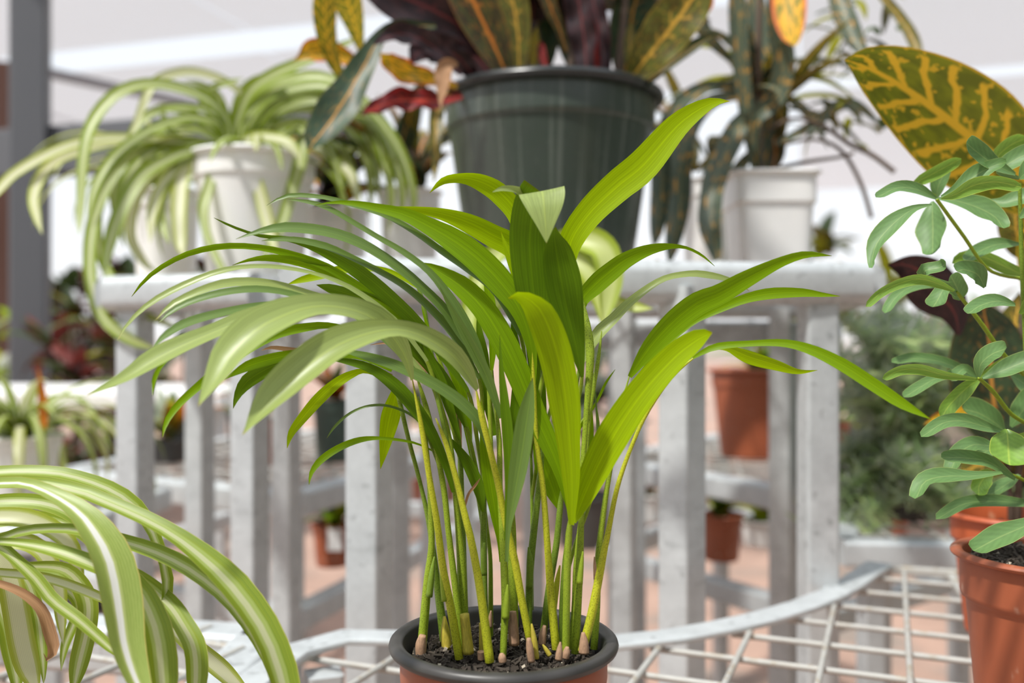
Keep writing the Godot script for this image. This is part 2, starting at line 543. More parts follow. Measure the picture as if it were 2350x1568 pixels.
func crumbs(o: Node3D, c: Vector3, r: float, n: int) -> void:
	# loose bits of bark and perlite on the soil
	for kind in 2:
		var b := BoxMesh.new()
		b.size = Vector3(0.0034, 0.0009, 0.0013) if kind == 0 else Vector3(0.0016, 0.0012, 0.0014)
		var mm := MultiMesh.new()
		mm.transform_format = MultiMesh.TRANSFORM_3D
		mm.mesh = b
		mm.instance_count = n / (1 if kind == 0 else 14)
		for i in mm.instance_count:
			var g := rng.randf() * TAU
			var q := sqrt(rng.randf()) * r * 0.96
			var bs := Basis.from_euler(Vector3(rng.randf() * 6, rng.randf() * 6, rng.randf() * 6)).scaled(Vector3.ONE * rng.randf_range(0.4, 1.7))
			mm.set_instance_transform(i, Transform3D(bs, c + Vector3(cos(g) * q, rng.randf_range(-0.001, 0.003), sin(g) * q) - o.position))
		var mi := MultiMeshInstance3D.new()
		mi.name = "loose_soil" if kind == 0 else "perlite"
		mi.multimesh = mm
		mi.material_override = M.crumb if kind == 0 else M.perlite
		mi.set_meta("kind", "stuff")
		o.add_child(mi, true)

# a leaf in its own axes: grows up +y, bends over towards +z
var leaf_cache := {}
func free_leaf(length: float, hw: float, arch: float, shape := 0, wave := 0.0) -> ArrayMesh:
	var key := "%f %f %f %d %f" % [length, hw, arch, shape, wave]
	if leaf_cache.has(key):
		return leaf_cache[key]
	var rows := []
	var uvs := []
	var p := Vector3.ZERO
	var n := 14
	for i in n + 1:
		var t := float(i) / n
		var a := arch * t
		var tan := Vector3(0, cos(a), sin(a))
		var nor := Vector3(0, -sin(a), cos(a))
		var w := hw * (pow(sin(PI * pow(t * 0.97 + 0.03, 0.7)), 0.8) if shape == 0 else minf(1.0, 0.45 + t * 1.6) * pow(1.0 - t, 0.45) if shape == 1 else pow(sin(PI * clampf(t, 0.02, 0.995)), 0.6))
		var row := PackedVector3Array()
		var uv := PackedVector2Array()
		for j in 5:
			var x := (j - 2) / 2.0
			row.append(p + Vector3(x * w, 0, 0) - nor * (0.3 * w * (1.0 - x * x)) + nor * (wave * w * sin(t * 15.0 + x) * absf(x)))
			uv.append(Vector2(j / 4.0, t))
		rows.append(row)
		uvs.append(uv)
		p += tan * (length / n)
	leaf_cache[key] = grid(rows, uvs)
	return leaf_cache[key]

func tuft(o: Node3D, c: Vector3, n: int, length: float, hw: float, mats: Array, lean0: float, lean1: float, arch: float, shape := 0, wave := 0.0, spread := 0.0) -> void:
	for i in n:
		var m := free_leaf(length * [0.7, 0.85, 1.0, 1.15][i % 4], hw * [0.8, 1.0, 1.1][i % 3], arch * [0.7, 1.0, 1.25, 1.5][(i * 7 + 1) % 4], shape, wave)
		var l := part("leaf", m, mats[i % mats.size()], o, false)
		var turn := TAU * (i * 0.618 + rng.randf() * 0.08)
		var bs := Basis(Vector3.UP, turn) * Basis(Vector3.RIGHT, lerpf(lean0, lean1, rng.randf()))
		l.transform = Transform3D(bs, c - o.position + Vector3(rng.randf_range(-spread, spread), rng.randf_range(0, spread * 1.5), rng.randf_range(-spread, spread)))

func blades(o: Node3D, list: Array) -> void:      # [material, lean, d0, d1, trace, fold?, wave?, bow?]
	for b in list:
		part(b[8] if b.size() > 8 else "leaf", blade(b[4], b[2], b[3], b[1], b[5] if b.size() > 5 else 0.22, b[6] if b.size() > 6 else 0.0, b[7] if b.size() > 7 else 0.0), M[b[0]], o)

func shelf(called: String, label: String, group: String, poly: Array, y: float, turn: float, pitch: float, wr: float, tube_w: float, legs: Array, skip_edges := [], low := [], flat := -1) -> Node3D:
	# poly: corners as Vector2(x, depth); wires run along turn and across it
	var o := thing(called, label, "bench", Vector3(poly[0].x, 0, -poly[0].y), group)
	var pl := PackedVector2Array(poly)
	var d1 := Vector2(sin(turn), cos(turn))
	var d2 := Vector2(cos(turn), -sin(turn))
	for way in 2:
		var run := d1 if way == 0 else d2
		var off := d2 if way == 0 else d1
		for k in range(-40, 41):
			var c: Vector2 = off * (k * pitch) + Vector2(0.019, 0.735) - run * run.dot(Vector2(0.019, 0.735))
			for seg in Geometry2D.intersect_polyline_with_polygon(PackedVector2Array([c - run * 4.0, c + run * 4.0]), pl):
				if seg.size() > 1 and (seg[1] - seg[0]).length() > 0.02:
					var dy := 0.0 if way == 0 else -wr * 1.6
					part("wire", wire(Vector3(seg[0].x, y + dy, -seg[0].y), Vector3(seg[1].x, y + dy, -seg[1].y), wr), M.wire, o)
	for i in poly.size():
		if i in skip_edges:
			continue
		var a: Vector2 = poly[i]
		var b: Vector2 = poly[(i + 1) % poly.size()]
		var h := tube_w
		part("rail", bar([Vector3(a.x, y - h * 0.5, -a.y), Vector3(b.x, y - h * 0.5, -b.y)], tube_w, h, tube_w * (0.3 if called == "high_bench" else 0.16)), M.zinc, o)
		for ly in low:
			part("lower_rail", bar([Vector3(a.x, ly, -a.y), Vector3(b.x, ly, -b.y)], tube_w * 0.9, tube_w * 0.9, 0.005), M.zinc, o)
	for l in legs:     # [x, depth, yaw degrees, width]
		var up := Vector3(sin(deg_to_rad(l[2])), 0, cos(deg_to_rad(l[2])))
		part("leg", bar([Vector3(l[0], 0, -l[1]), Vector3(l[0], y - tube_w * 0.6, -l[1])], l[3], l[3], 0.004, up), M.zinc, o)
	return o

# ------------------------------------------------------------------ the scene
func _ready() -> void:
	rng.seed = 77
	var cam := Camera3D.new()
	cam.name = "camera"
	add_child(cam)
	cam.position = Vector3(0, EYE, 0)
	var lens := CameraAttributesPhysical.new()
	lens.frustum_focal_length = 33.0
	lens.frustum_focus_distance = 0.53
	lens.exposure_aperture = 4.6
	lens.frustum_near = 0.05
	lens.frustum_far = 200.0
	cam.attributes = lens
	cam.current = true

	var env := Environment.new()
	var sky := Sky.new()
	var air := ProceduralSkyMaterial.new()
	air.sky_top_color = Color(0.93, 0.96, 1.0)
	air.sky_horizon_color = Color(1.0, 1.0, 1.0)
	air.ground_horizon_color = Color(0.85, 0.80, 0.76)
	air.ground_bottom_color = Color(0.5, 0.45, 0.42)
	air.sky_energy_multiplier = 0.92
	sky.sky_material = air
	env.background_mode = Environment.BG_SKY
	env.sky = sky
	env.tonemap_mode = Environment.TONE_MAPPER_LINEAR
	env.tonemap_exposure = 1.32
	env.sdfgi_enabled = true
	env.ssao_enabled = true
	env.ssil_enabled = true
	var we := WorldEnvironment.new()
	we.name = "surroundings"
	we.environment = env
	add_child(we)

	var sun := DirectionalLight3D.new()
	sun.name = "sun"
	sun.light_energy = 1.05
	sun.light_color = Color(1.0, 0.99, 0.965)
	sun.light_angular_distance = 4.0
	sun.shadow_enabled = true
	sun.sky_mode = DirectionalLight3D.SKY_MODE_LIGHT_ONLY
	add_child(sun)
	sun.look_at_from_position(sun_dir * 10.0, Vector3.ZERO, Vector3.UP)

	make_materials()
	build_house()
	back_wall()
	right_wall()
	build_benches()
	build_palm()
	build_front_spider()
	build_upper_spider()
	build_green_croton()
	build_umbrella_plant()
	build_right_crotons()
	build_background()

func build_house() -> void:
	var fl := MeshInstance3D.new()
	fl.name = "floor"
	var fb := BoxMesh.new()
	fb.size = Vector3(60, 0.2, 60)
	fl.mesh = fb
	fl.material_override = M.floor
	fl.position = Vector3(0, -0.1, -20)
	fl.set_meta("kind", "structure")
	add_child(fl)
	# roof of translucent sheets that run off to the left, with open joints between them
	var roof := Node3D.new()
	roof.name = "ceiling"
	roof.set_meta("kind", "structure")
	add_child(roof)
	var u := Vector3(0.956, 0, 0.292)         # along the sheets
	var w := Vector3(0.292, 0, -0.956)        # away from the lens
	var sheets := [[3.2, 4.70, 2.78], [4.86, 6.42, 2.70], [6.60, 8.2, 2.68], [8.35, 9.9, 2.72], [10.0, 11.6, 2.78]]
	for i in sheets.size():
		var s: Array = sheets[i]
		for k in range(-3, 3):
			var b := BoxMesh.new()
			b.size = Vector3(2.98, 0.004, s[1] - s[0])
			var p := part("roof_sheet", b, M.roof, roof, false)
			var mid: Vector3 = w * ((s[0] + s[1]) / 2.0) + u * (k * 3.0 + 1.5) + Vector3(0, s[2], 0)
			if i > 1 and k < 0:
				p.queue_free()
				roof.remove_child(p)
				continue
			p.transform = Transform3D(Basis(u, Vector3.UP, -w), mid)
	for x in [-9.0, -5.4, -1.0, 3.2]:
		var a: Vector3 = u * x + w * 3.1 + Vector3(0, 2.86, 0)
		part("rafter", bar([a, a + w * 5.2 + Vector3(0, -0.06, 0)], 0.05, 0.05, 0.01), M.white_pot, roof)
	# dark steel post and eaves beam at the left
	var f := at(70, 784, 4.2)
	part("post", bar([Vector3(f.x, 0, f.z), Vector3(f.x, 2.68, f.z)], 0.15, 0.15, 0.012, Vector3(0.3, 0, 0.95)), M.dark_steel, roof)
	var f2 := at(8, 784, 5.4)
	part("post", bar([Vector3(f2.x, 0, f2.z), Vector3(f2.x, 2.6, f2.z)], 0.09, 0.09, 0.008, Vector3(0.3, 0, 0.95)), M.rust_steel, roof)
	var b1 := at(70, 352, 4.3)
	part("beam", bar([b1 - u * 3.0, b1 + u * 1.6], 0.1, 0.22, 0.012), M.dark_steel, roof)
	var c1 := at(100, 165, 4.6)
	var c2 := at(470, 245, 5.6)
	part("brace", bar([c1, c2], 0.04, 0.05, 0.008), mat(lin(0.34, 0.34, 0.37), 0.6), roof)

func back_wall() -> void:
	# shade-net wall behind the photographer, open strips between its panels; the glossy pot mirrors it
	var o := Node3D.new()
	o.name = "wall_back"
	o.set_meta("kind", "structure")
	add_child(o)
	for i in 7:
		var b := BoxMesh.new()
		b.size = Vector3(1.15, 2.5, 0.03)
		var p := part("net_panel", b, M.net, o, false)
		p.position = Vector3(-4.2 + i * 1.4, 1.25, 2.6)
	for i in 8:
		part("wall_post", bar([Vector3(-4.9 + i * 1.4, 0, 2.66), Vector3(-4.9 + i * 1.4, 2.5, 2.66)], 0.05, 0.05, 0.005, Vector3(0, 0, 1)), M.zinc, o)

func right_wall() -> void:
	# the same netting down the right-hand side, out of the picture; it keeps the light off the right faces of the posts
	var o := Node3D.new()
	o.name = "wall_right"
	o.set_meta("kind", "structure")
	add_child(o)
	for i in 5:
		var b := BoxMesh.new()
		b.size = Vector3(0.03, 2.5, 1.35)
		var p := part("net_panel", b, M.net, o, false)
		p.position = Vector3(2.75, 1.25, 2.0 - i * 1.4)
	for i in 6:
		part("wall_post", bar([Vector3(2.8, 0, 2.7 - i * 1.4), Vector3(2.8, 2.5, 2.7 - i * 1.4)], 0.05, 0.05, 0.005, Vector3(0, 0, 1)), M.zinc, o)

func build_benches() -> void:
	var g := deg_to_rad(21.9)
	# low wire shelf in front, its far edge a curved flat strap
	var edge := [Vector2(-0.215, 0.42), Vector2(-0.205, 0.72), Vector2(-0.187, 0.805), Vector2(-0.150, 0.845), Vector2(-0.03, 0.838), Vector2(0.086, 0.828), Vector2(0.145, 0.846), Vector2(0.192, 0.871), Vector2(0.243, 0.903), Vector2(0.292, 0.943), Vector2(0.335, 0.985), Vector2(0.372, 1.03), Vector2(0.404, 1.075), Vector2(0.437, 1.118), Vector2(0.526, 1.088), Vector2(0.66, 1.03), Vector2(0.62, 0.42)]
	var o := shelf("wire_shelf", "low galvanised wire shelf with a curved flat edge under the young palm", "wire plant benches", edge, SHELF, g, 0.068, 0.0028, 0.02, [[-0.19, 0.45, 20, 0.03], [0.58, 0.47, 20, 0.03], [0.55, 1.02, 20, 0.03], [-0.16, 0.80, 20, 0.03]], range(17))
	var strap := []
	for p in edge.slice(0, 14):
		strap.append(Vector3(p.x, SHELF + 0.004, -p.y))
	part("edge_strap", bar(strap, 0.030, 0.006, 0.002), M.zinc, o)
	part("edge_strap", bar([Vector3(0.430, SHELF, -1.118), Vector3(0.526, SHELF, -1.088), Vector3(0.66, SHELF, -1.03)], 0.010, 0.010, 0.002), M.wire, o)
	part("edge_strap", bar([Vector3(0.51, SHELF - 0.004, -1.09), Vector3(0.33, SHELF - 0.004, -0.50)], 0.010, 0.010, 0.002), M.wire, o)
	part("edge_strap", bar([Vector3(-0.215, SHELF, -0.42), Vector3(0.62, SHELF, -0.42), Vector3(0.66, SHELF, -1.03)], 0.010, 0.012, 0.002), M.wire, o)

	# shelf at the lower left, square tube frame
	shelf("wire_shelf", "low wire shelf with a thick square tube frame at the lower left", "wire plant benches", [Vector2(-0.95, 0.45), Vector2(-0.98, 1.02), Vector2(-0.235, 0.88), Vector2(-0.250, 0.45)], SHELF, g, 0.068, 0.0028, 0.046, [[-0.26, 0.47, 20, 0.035], [-0.93, 0.48, 20, 0.035], [-0.93, 0.99, 20, 0.035], [-0.275, 0.865, 20, 0.035]])

	# high bench in the middle
	shelf("high_bench", "high galvanised bench carrying the dark green pot, wide front rail with rounded end", "high plant benches", [Vector2(-0.215, 0.955), Vector2(0.386, 1.03), Vector2(0.50, 1.62), Vector2(-0.16, 1.60)], BENCH, 0.0, 0.068, 0.0028, 0.046, [[-0.150, 0.985, -19, 0.0375], [0.181, 1.0, 45, 0.0375], [0.3345, 1.028, 4, 0.036], [0.457, 1.60, -20, 0.036], [-0.13, 1.58, -20, 0.036], [0.19, 1.60, -20, 0.036]])
	# high bench on the left
	shelf("high_bench", "high galvanised bench carrying the white pots, left of the palm", "high plant benches", [Vector2(-0.525, 1.235), Vector2(-0.315, 1.165), Vector2(-0.335, 1.62), Vector2(-0.60, 1.66)], BENCH, -0.28, 0.068, 0.0028, 0.046, [[-0.495, 1.235, -20, 0.036], [-0.332, 1.19, -20, 0.036], [-0.372, 1.55, -20, 0.036], [-0.515, 1.55, -20, 0.036]])
	# bench just lower, behind both
	shelf("low_bench", "grey bench with a plain rail behind the high benches, just under their tops", "plant benches further back", [Vector2(-0.52, 1.72), Vector2(0.56, 1.66), Vector2(0.60, 2.05), Vector2(-0.50, 2.1)], 1.036, 0.0, 0.068, 0.0028, 0.046, [[-0.21, 1.74, 20, 0.036], [0.20, 1.72, 20, 0.040], [0.255, 1.95, 20, 0.036], [-0.1, 2.0, 20, 0.036], [0.04, 1.74, 20, 0.034], [0.50, 1.70, 20, 0.036]])
	# low shelves behind
	shelf("low_bench", "low wire shelf behind the left legs, slanting away to the right", "plant benches further back", [Vector2(-0.95, 2.0), Vector2(-0.39, 1.69), Vector2(-0.05, 2.75), Vector2(-0.75, 2.9)], SHELF, 0.2, 0.068, 0.0028, 0.046, [[-0.40, 1.72, 20, 0.036], [-0.92, 2.02, 20, 0.036], [-0.09, 2.7, 20, 0.036], [-0.72, 2.86, 20, 0.036]], [], [0.50])
	shelf("low_bench", "low wire shelf behind the right legs, carrying the tall clay pot", "plant benches further back", [Vector2(0.22, 2.20), Vector2(0.56, 1.68), Vector2(1.02, 2.05), Vector2(0.60, 2.75)], SHELF, 0.2, 0.068, 0.0028, 0.046, [[0.25, 2.2, 20, 0.036], [0.565, 1.72, 20, 0.036], [0.98, 2.06, 20, 0.036], [0.60, 2.70, 20, 0.036]], [], [0.50])
	# shelf at the right under the feathery fern
	shelf("low_bench", "low wire shelf with a rounded grey corner under the feathery fern", "plant benches further back", [Vector2(0.452, 1.285), Vector2(1.10, 1.22), Vector2(1.25, 1.62), Vector2(0.60, 1.64)], SHELF, 0.05, 0.068, 0.0028, 0.036, [[0.50, 1.31, 8, 0.03], [1.06, 1.25, 8, 0.03], [1.2, 1.6, 8, 0.03], [0.63, 1.61, 8, 0.03]])

func build_palm() -> void:
	var c := at(1156, 1458, 0.52)
	var h := c.y - SHELF - 0.0028
	var o := thing("potted_palm", "young palm with many arching lime green leaves in a clay-brown pot with black rim", "potted plant", Vector3(c.x, SHELF + 0.0028, c.z))
	pot(o, c, 0.0613, h, 0.043, M.clay, M.black_rim, 0.0042, 0.0245, 0.0, 0.0036, 0.012)
	crumbs(o, c + Vector3(0, -0.011, 0), 0.05, 1500)
	# pale price sticker at the left edge of the pot
	var st := []
	var su := []
	for i in 2:
		var row := PackedVector3Array()
		var uv := PackedVector2Array()
		for j in 8:
			var gg := deg_to_rad(150.0 + j * 4.0)
			row.append(c + Vector3(cos(gg) * 0.0535, -0.030 - i * 0.03, sin(gg) * 0.0535))
			uv.append(Vector2(j / 7.0, i))
		st.append(row)
		su.append(uv)
	part("sticker", grid(st, su), M.tag, o.get_node("pot_body"))

	var stems := [
		["stem_green", 0.520, 0.515, [[968, 1486, 11], [981, 1339, 10], [990, 1260, 8], [989, 1190, 7], [985, 1100, 6], [975, 1000, 5], [960, 910, 5]]],
		["stem_deep", 0.535, 0.525, [[1022, 1486, 11], [1005, 1354, 9], [985, 1205, 6], [962, 1100, 5], [937, 1006, 5], [911, 899, 5], [893, 868, 4]]],
		["stem_yellow", 0.505, 0.49, [[1054, 1512, 10], [1035, 1398, 10], [1017, 1309, 9], [1003, 1200, 8], [986, 1100, 7], [968, 985, 6], [946, 870, 6]]],
		["stem_green", 0.52, 0.515, [[1062, 1490, 8], [1045, 1350, 8], [1029, 1219, 7], [1018, 1120, 7], [997, 1010, 6], [975, 925, 6], [955, 860, 4]]],
		["stem_green", 0.525, 0.52, [[1070, 1490, 10], [1063, 1400, 12], [1059, 1290, 11], [1050, 1190, 7], [1042, 1100, 7], [1030, 1000, 6], [1005, 900, 4]]],
		["stem_deep", 0.528, 0.53, [[1066, 1400, 9], [1062, 1250, 8], [1059, 1140, 7], [1056, 1050, 6], [1050, 950, 5]]],
		["stem_yellow", 0.495, 0.495, [[1124, 1520, 11], [1104, 1368, 10], [1083, 1249, 9], [1065, 1175, 8], [1047, 1100, 7], [1024, 1020, 6], [1000, 960, 5]]],
		["stem_deep", 0.535, 0.53, [[1115, 1480, 9], [1112, 1380, 8], [1110, 1249, 8], [1110, 1160, 7], [1112, 1060, 6], [1112, 980, 5]]],
		["stem_green", 0.545, 0.54, [[1126, 1480, 6], [1126, 1380, 6], [1125, 1279, 5], [1116, 1204, 5], [1108, 1100, 5]]],
		["stem_yellow", 0.50, 0.485, [[1216, 1470, 9], [1196, 1369, 9], [1181, 1285, 9], [1160, 1199, 8], [1143, 1110, 8], [1121, 1019, 7], [1105, 955, 7], [1092, 893, 6]]],
		["stem_green", 0.50, 0.51, [[1154, 1512, 8], [1159, 1400, 9], [1157, 1300, 9], [1152, 1200, 8], [1147, 1120, 7], [1145, 1000, 6], [1128, 870, 6]]],
		["stem_green", 0.525, 0.515, [[1180, 1480, 11], [1178, 1400, 12], [1176, 1290, 11], [1174, 1190, 9], [1168, 1100, 6]]],
		["stem_deep", 0.53, 0.53, [[1212, 1460, 9], [1214, 1380, 9], [1218, 1290, 9], [1232, 1160, 8], [1241, 1080, 7], [1248, 1000, 6]]],
		["stem_deep", 0.54, 0.54, [[1220, 1400, 5], [1221, 1250, 4], [1220, 1100, 4], [1216, 980, 4]]],
		["stem_yellow", 0.505, 0.50, [[1276, 1490, 10], [1265, 1369, 10], [1256, 1249, 8], [1246, 1120, 7], [1230, 1000, 6], [1224, 880, 6], [1218, 790, 4], [1200, 722, 3]]],
		["stem_deep", 0.53, 0.525, [[1246, 1460, 9], [1262, 1339, 9], [1277, 1249, 8], [1286, 1160, 7], [1295, 1090, 6]]],
		["stem_green", 0.50, 0.49, [[1298, 1505, 9], [1300, 1400, 9], [1302, 1300, 9], [1306, 1220, 8], [1312, 1170, 7]]],
		["stem_deep", 0.525, 0.52, [[1290, 1480, 7], [1290, 1390, 7], [1296, 1290, 6], [1305, 1200, 5]]],
		["stem_green", 0.505, 0.515, [[1320, 1500, 10], [1326, 1380, 10], [1331, 1280, 9], [1334, 1190, 7], [1336, 1100, 7], [1345, 960, 7], [1354, 840, 10], [1352, 780, 11], [1340, 720, 9], [1326, 650, 5]]],
		["stem_yellow", 0.50, 0.50, [[1336, 1495, 11], [1357, 1413, 11], [1375, 1324, 10], [1396, 1219, 7], [1419, 1110, 6], [1457, 1006, 5], [1492, 935, 5], [1545, 862, 4], [1604, 813, 4]]],
		["stem_green", 0.525, 0.53, [[1363, 1490, 9], [1369, 1398, 9], [1373, 1279, 8], [1387, 1160, 7], [1400, 1080, 6], [1420, 960, 5], [1445, 860, 5]]],
		["stem_green", 0.515, 0.52, [[1310, 1490, 6], [1318, 1380, 6], [1322, 1290, 6], [1340, 1120, 5], [1352, 960, 5], [1372, 830, 5], [1381, 760, 4]]],
	]
	for s in stems:
		s[3][-1][2] = 1.2       # runs out into the midrib of its blade
		part("stem", pxtube(s[3], s[1], s[2] + 0.006, 26), M[s[0]], o)
	# papery sheaths and cut stubs round the foot of the stems
	var stubs := [
		["husk", 0.519, [[966, 1505, 12], [966, 1480, 13], [970, 1458, 8]]], ["husk_yellow", 0.53, [[1026, 1490, 13], [1022, 1450, 11], [1020, 1415, 3]]],
		["husk_yellow", 0.508, [[1075, 1500, 14], [1071, 1460, 12], [1066, 1410, 11]]], ["husk", 0.508, [[1180, 1480, 13], [1178, 1440, 12], [1177, 1404, 8]]],
		["husk_yellow", 0.515, [[1107, 1495, 8], [1106, 1470, 7], [1104, 1430, 5]]], ["husk", 0.495, [[1220, 1520, 8], [1216, 1490, 9], [1213, 1465, 5]]],
		["husk_yellow", 0.50, [[1232, 1512, 6], [1226, 1470, 7], [1220, 1432, 2]]], ["husk", 0.512, [[1244, 1480, 9], [1246, 1455, 9], [1250, 1436, 4]]],
		["husk", 0.492, [[1282, 1515, 9], [1284, 1495, 8], [1286, 1474, 2]]], ["husk", 0.50, [[1340, 1500, 13], [1340, 1475, 11], [1338, 1452, 4]]],
		["husk", 0.495, [[1154, 1520, 9], [1152, 1508, 9], [1150, 1500, 4]]], ["husk", 0.505, [[1104, 1515, 8], [1104, 1495, 9]]], ["husk", 0.535, [[1124, 1440, 6], [1125, 1420, 5], [1127, 1402, 2]]],
		["husk_yellow", 0.505, [[1262, 1505, 6], [1252, 1490, 5], [1245, 1480, 2]]], ["husk", 0.50, [[1298, 1512, 8], [1300, 1498, 9], [1302, 1485, 4]]],
		["stem_green", 0.502, [[1160, 1420, 9], [1163, 1375, 7], [1165, 1342, 2]]], ["stem_deep", 0.519, [[985, 1370, 8], [991, 1320, 7], [997, 1278, 2]]],
		["stem_deep", 0.53, [[1215, 1350, 8], [1216, 1290, 8], [1213, 1256, 2]]], ["stem_yellow", 0.515, [[1270, 1400, 8], [1278, 1340, 7], [1285, 1298, 2]]],
		["stem_green", 0.503, [[1330, 1340, 8], [1334, 1300, 6], [1338, 1266, 2]]], ["stem_deep", 0.533, [[1111, 1320, 8], [1110, 1280, 7], [1111, 1246, 3]]],
		["stem_green", 0.505, [[1020, 1380, 7], [1014, 1330, 5], [1011, 1290, 2]]], ["husk", 0.524, [[1366, 1330, 4], [1365, 1300, 4], [1364, 1278, 1]]],
	]
	for s in stubs:
		part("sheath", pxtube(s[2], s[1] - 0.003, s[1] - 0.003, 10), M[s[0]], o)
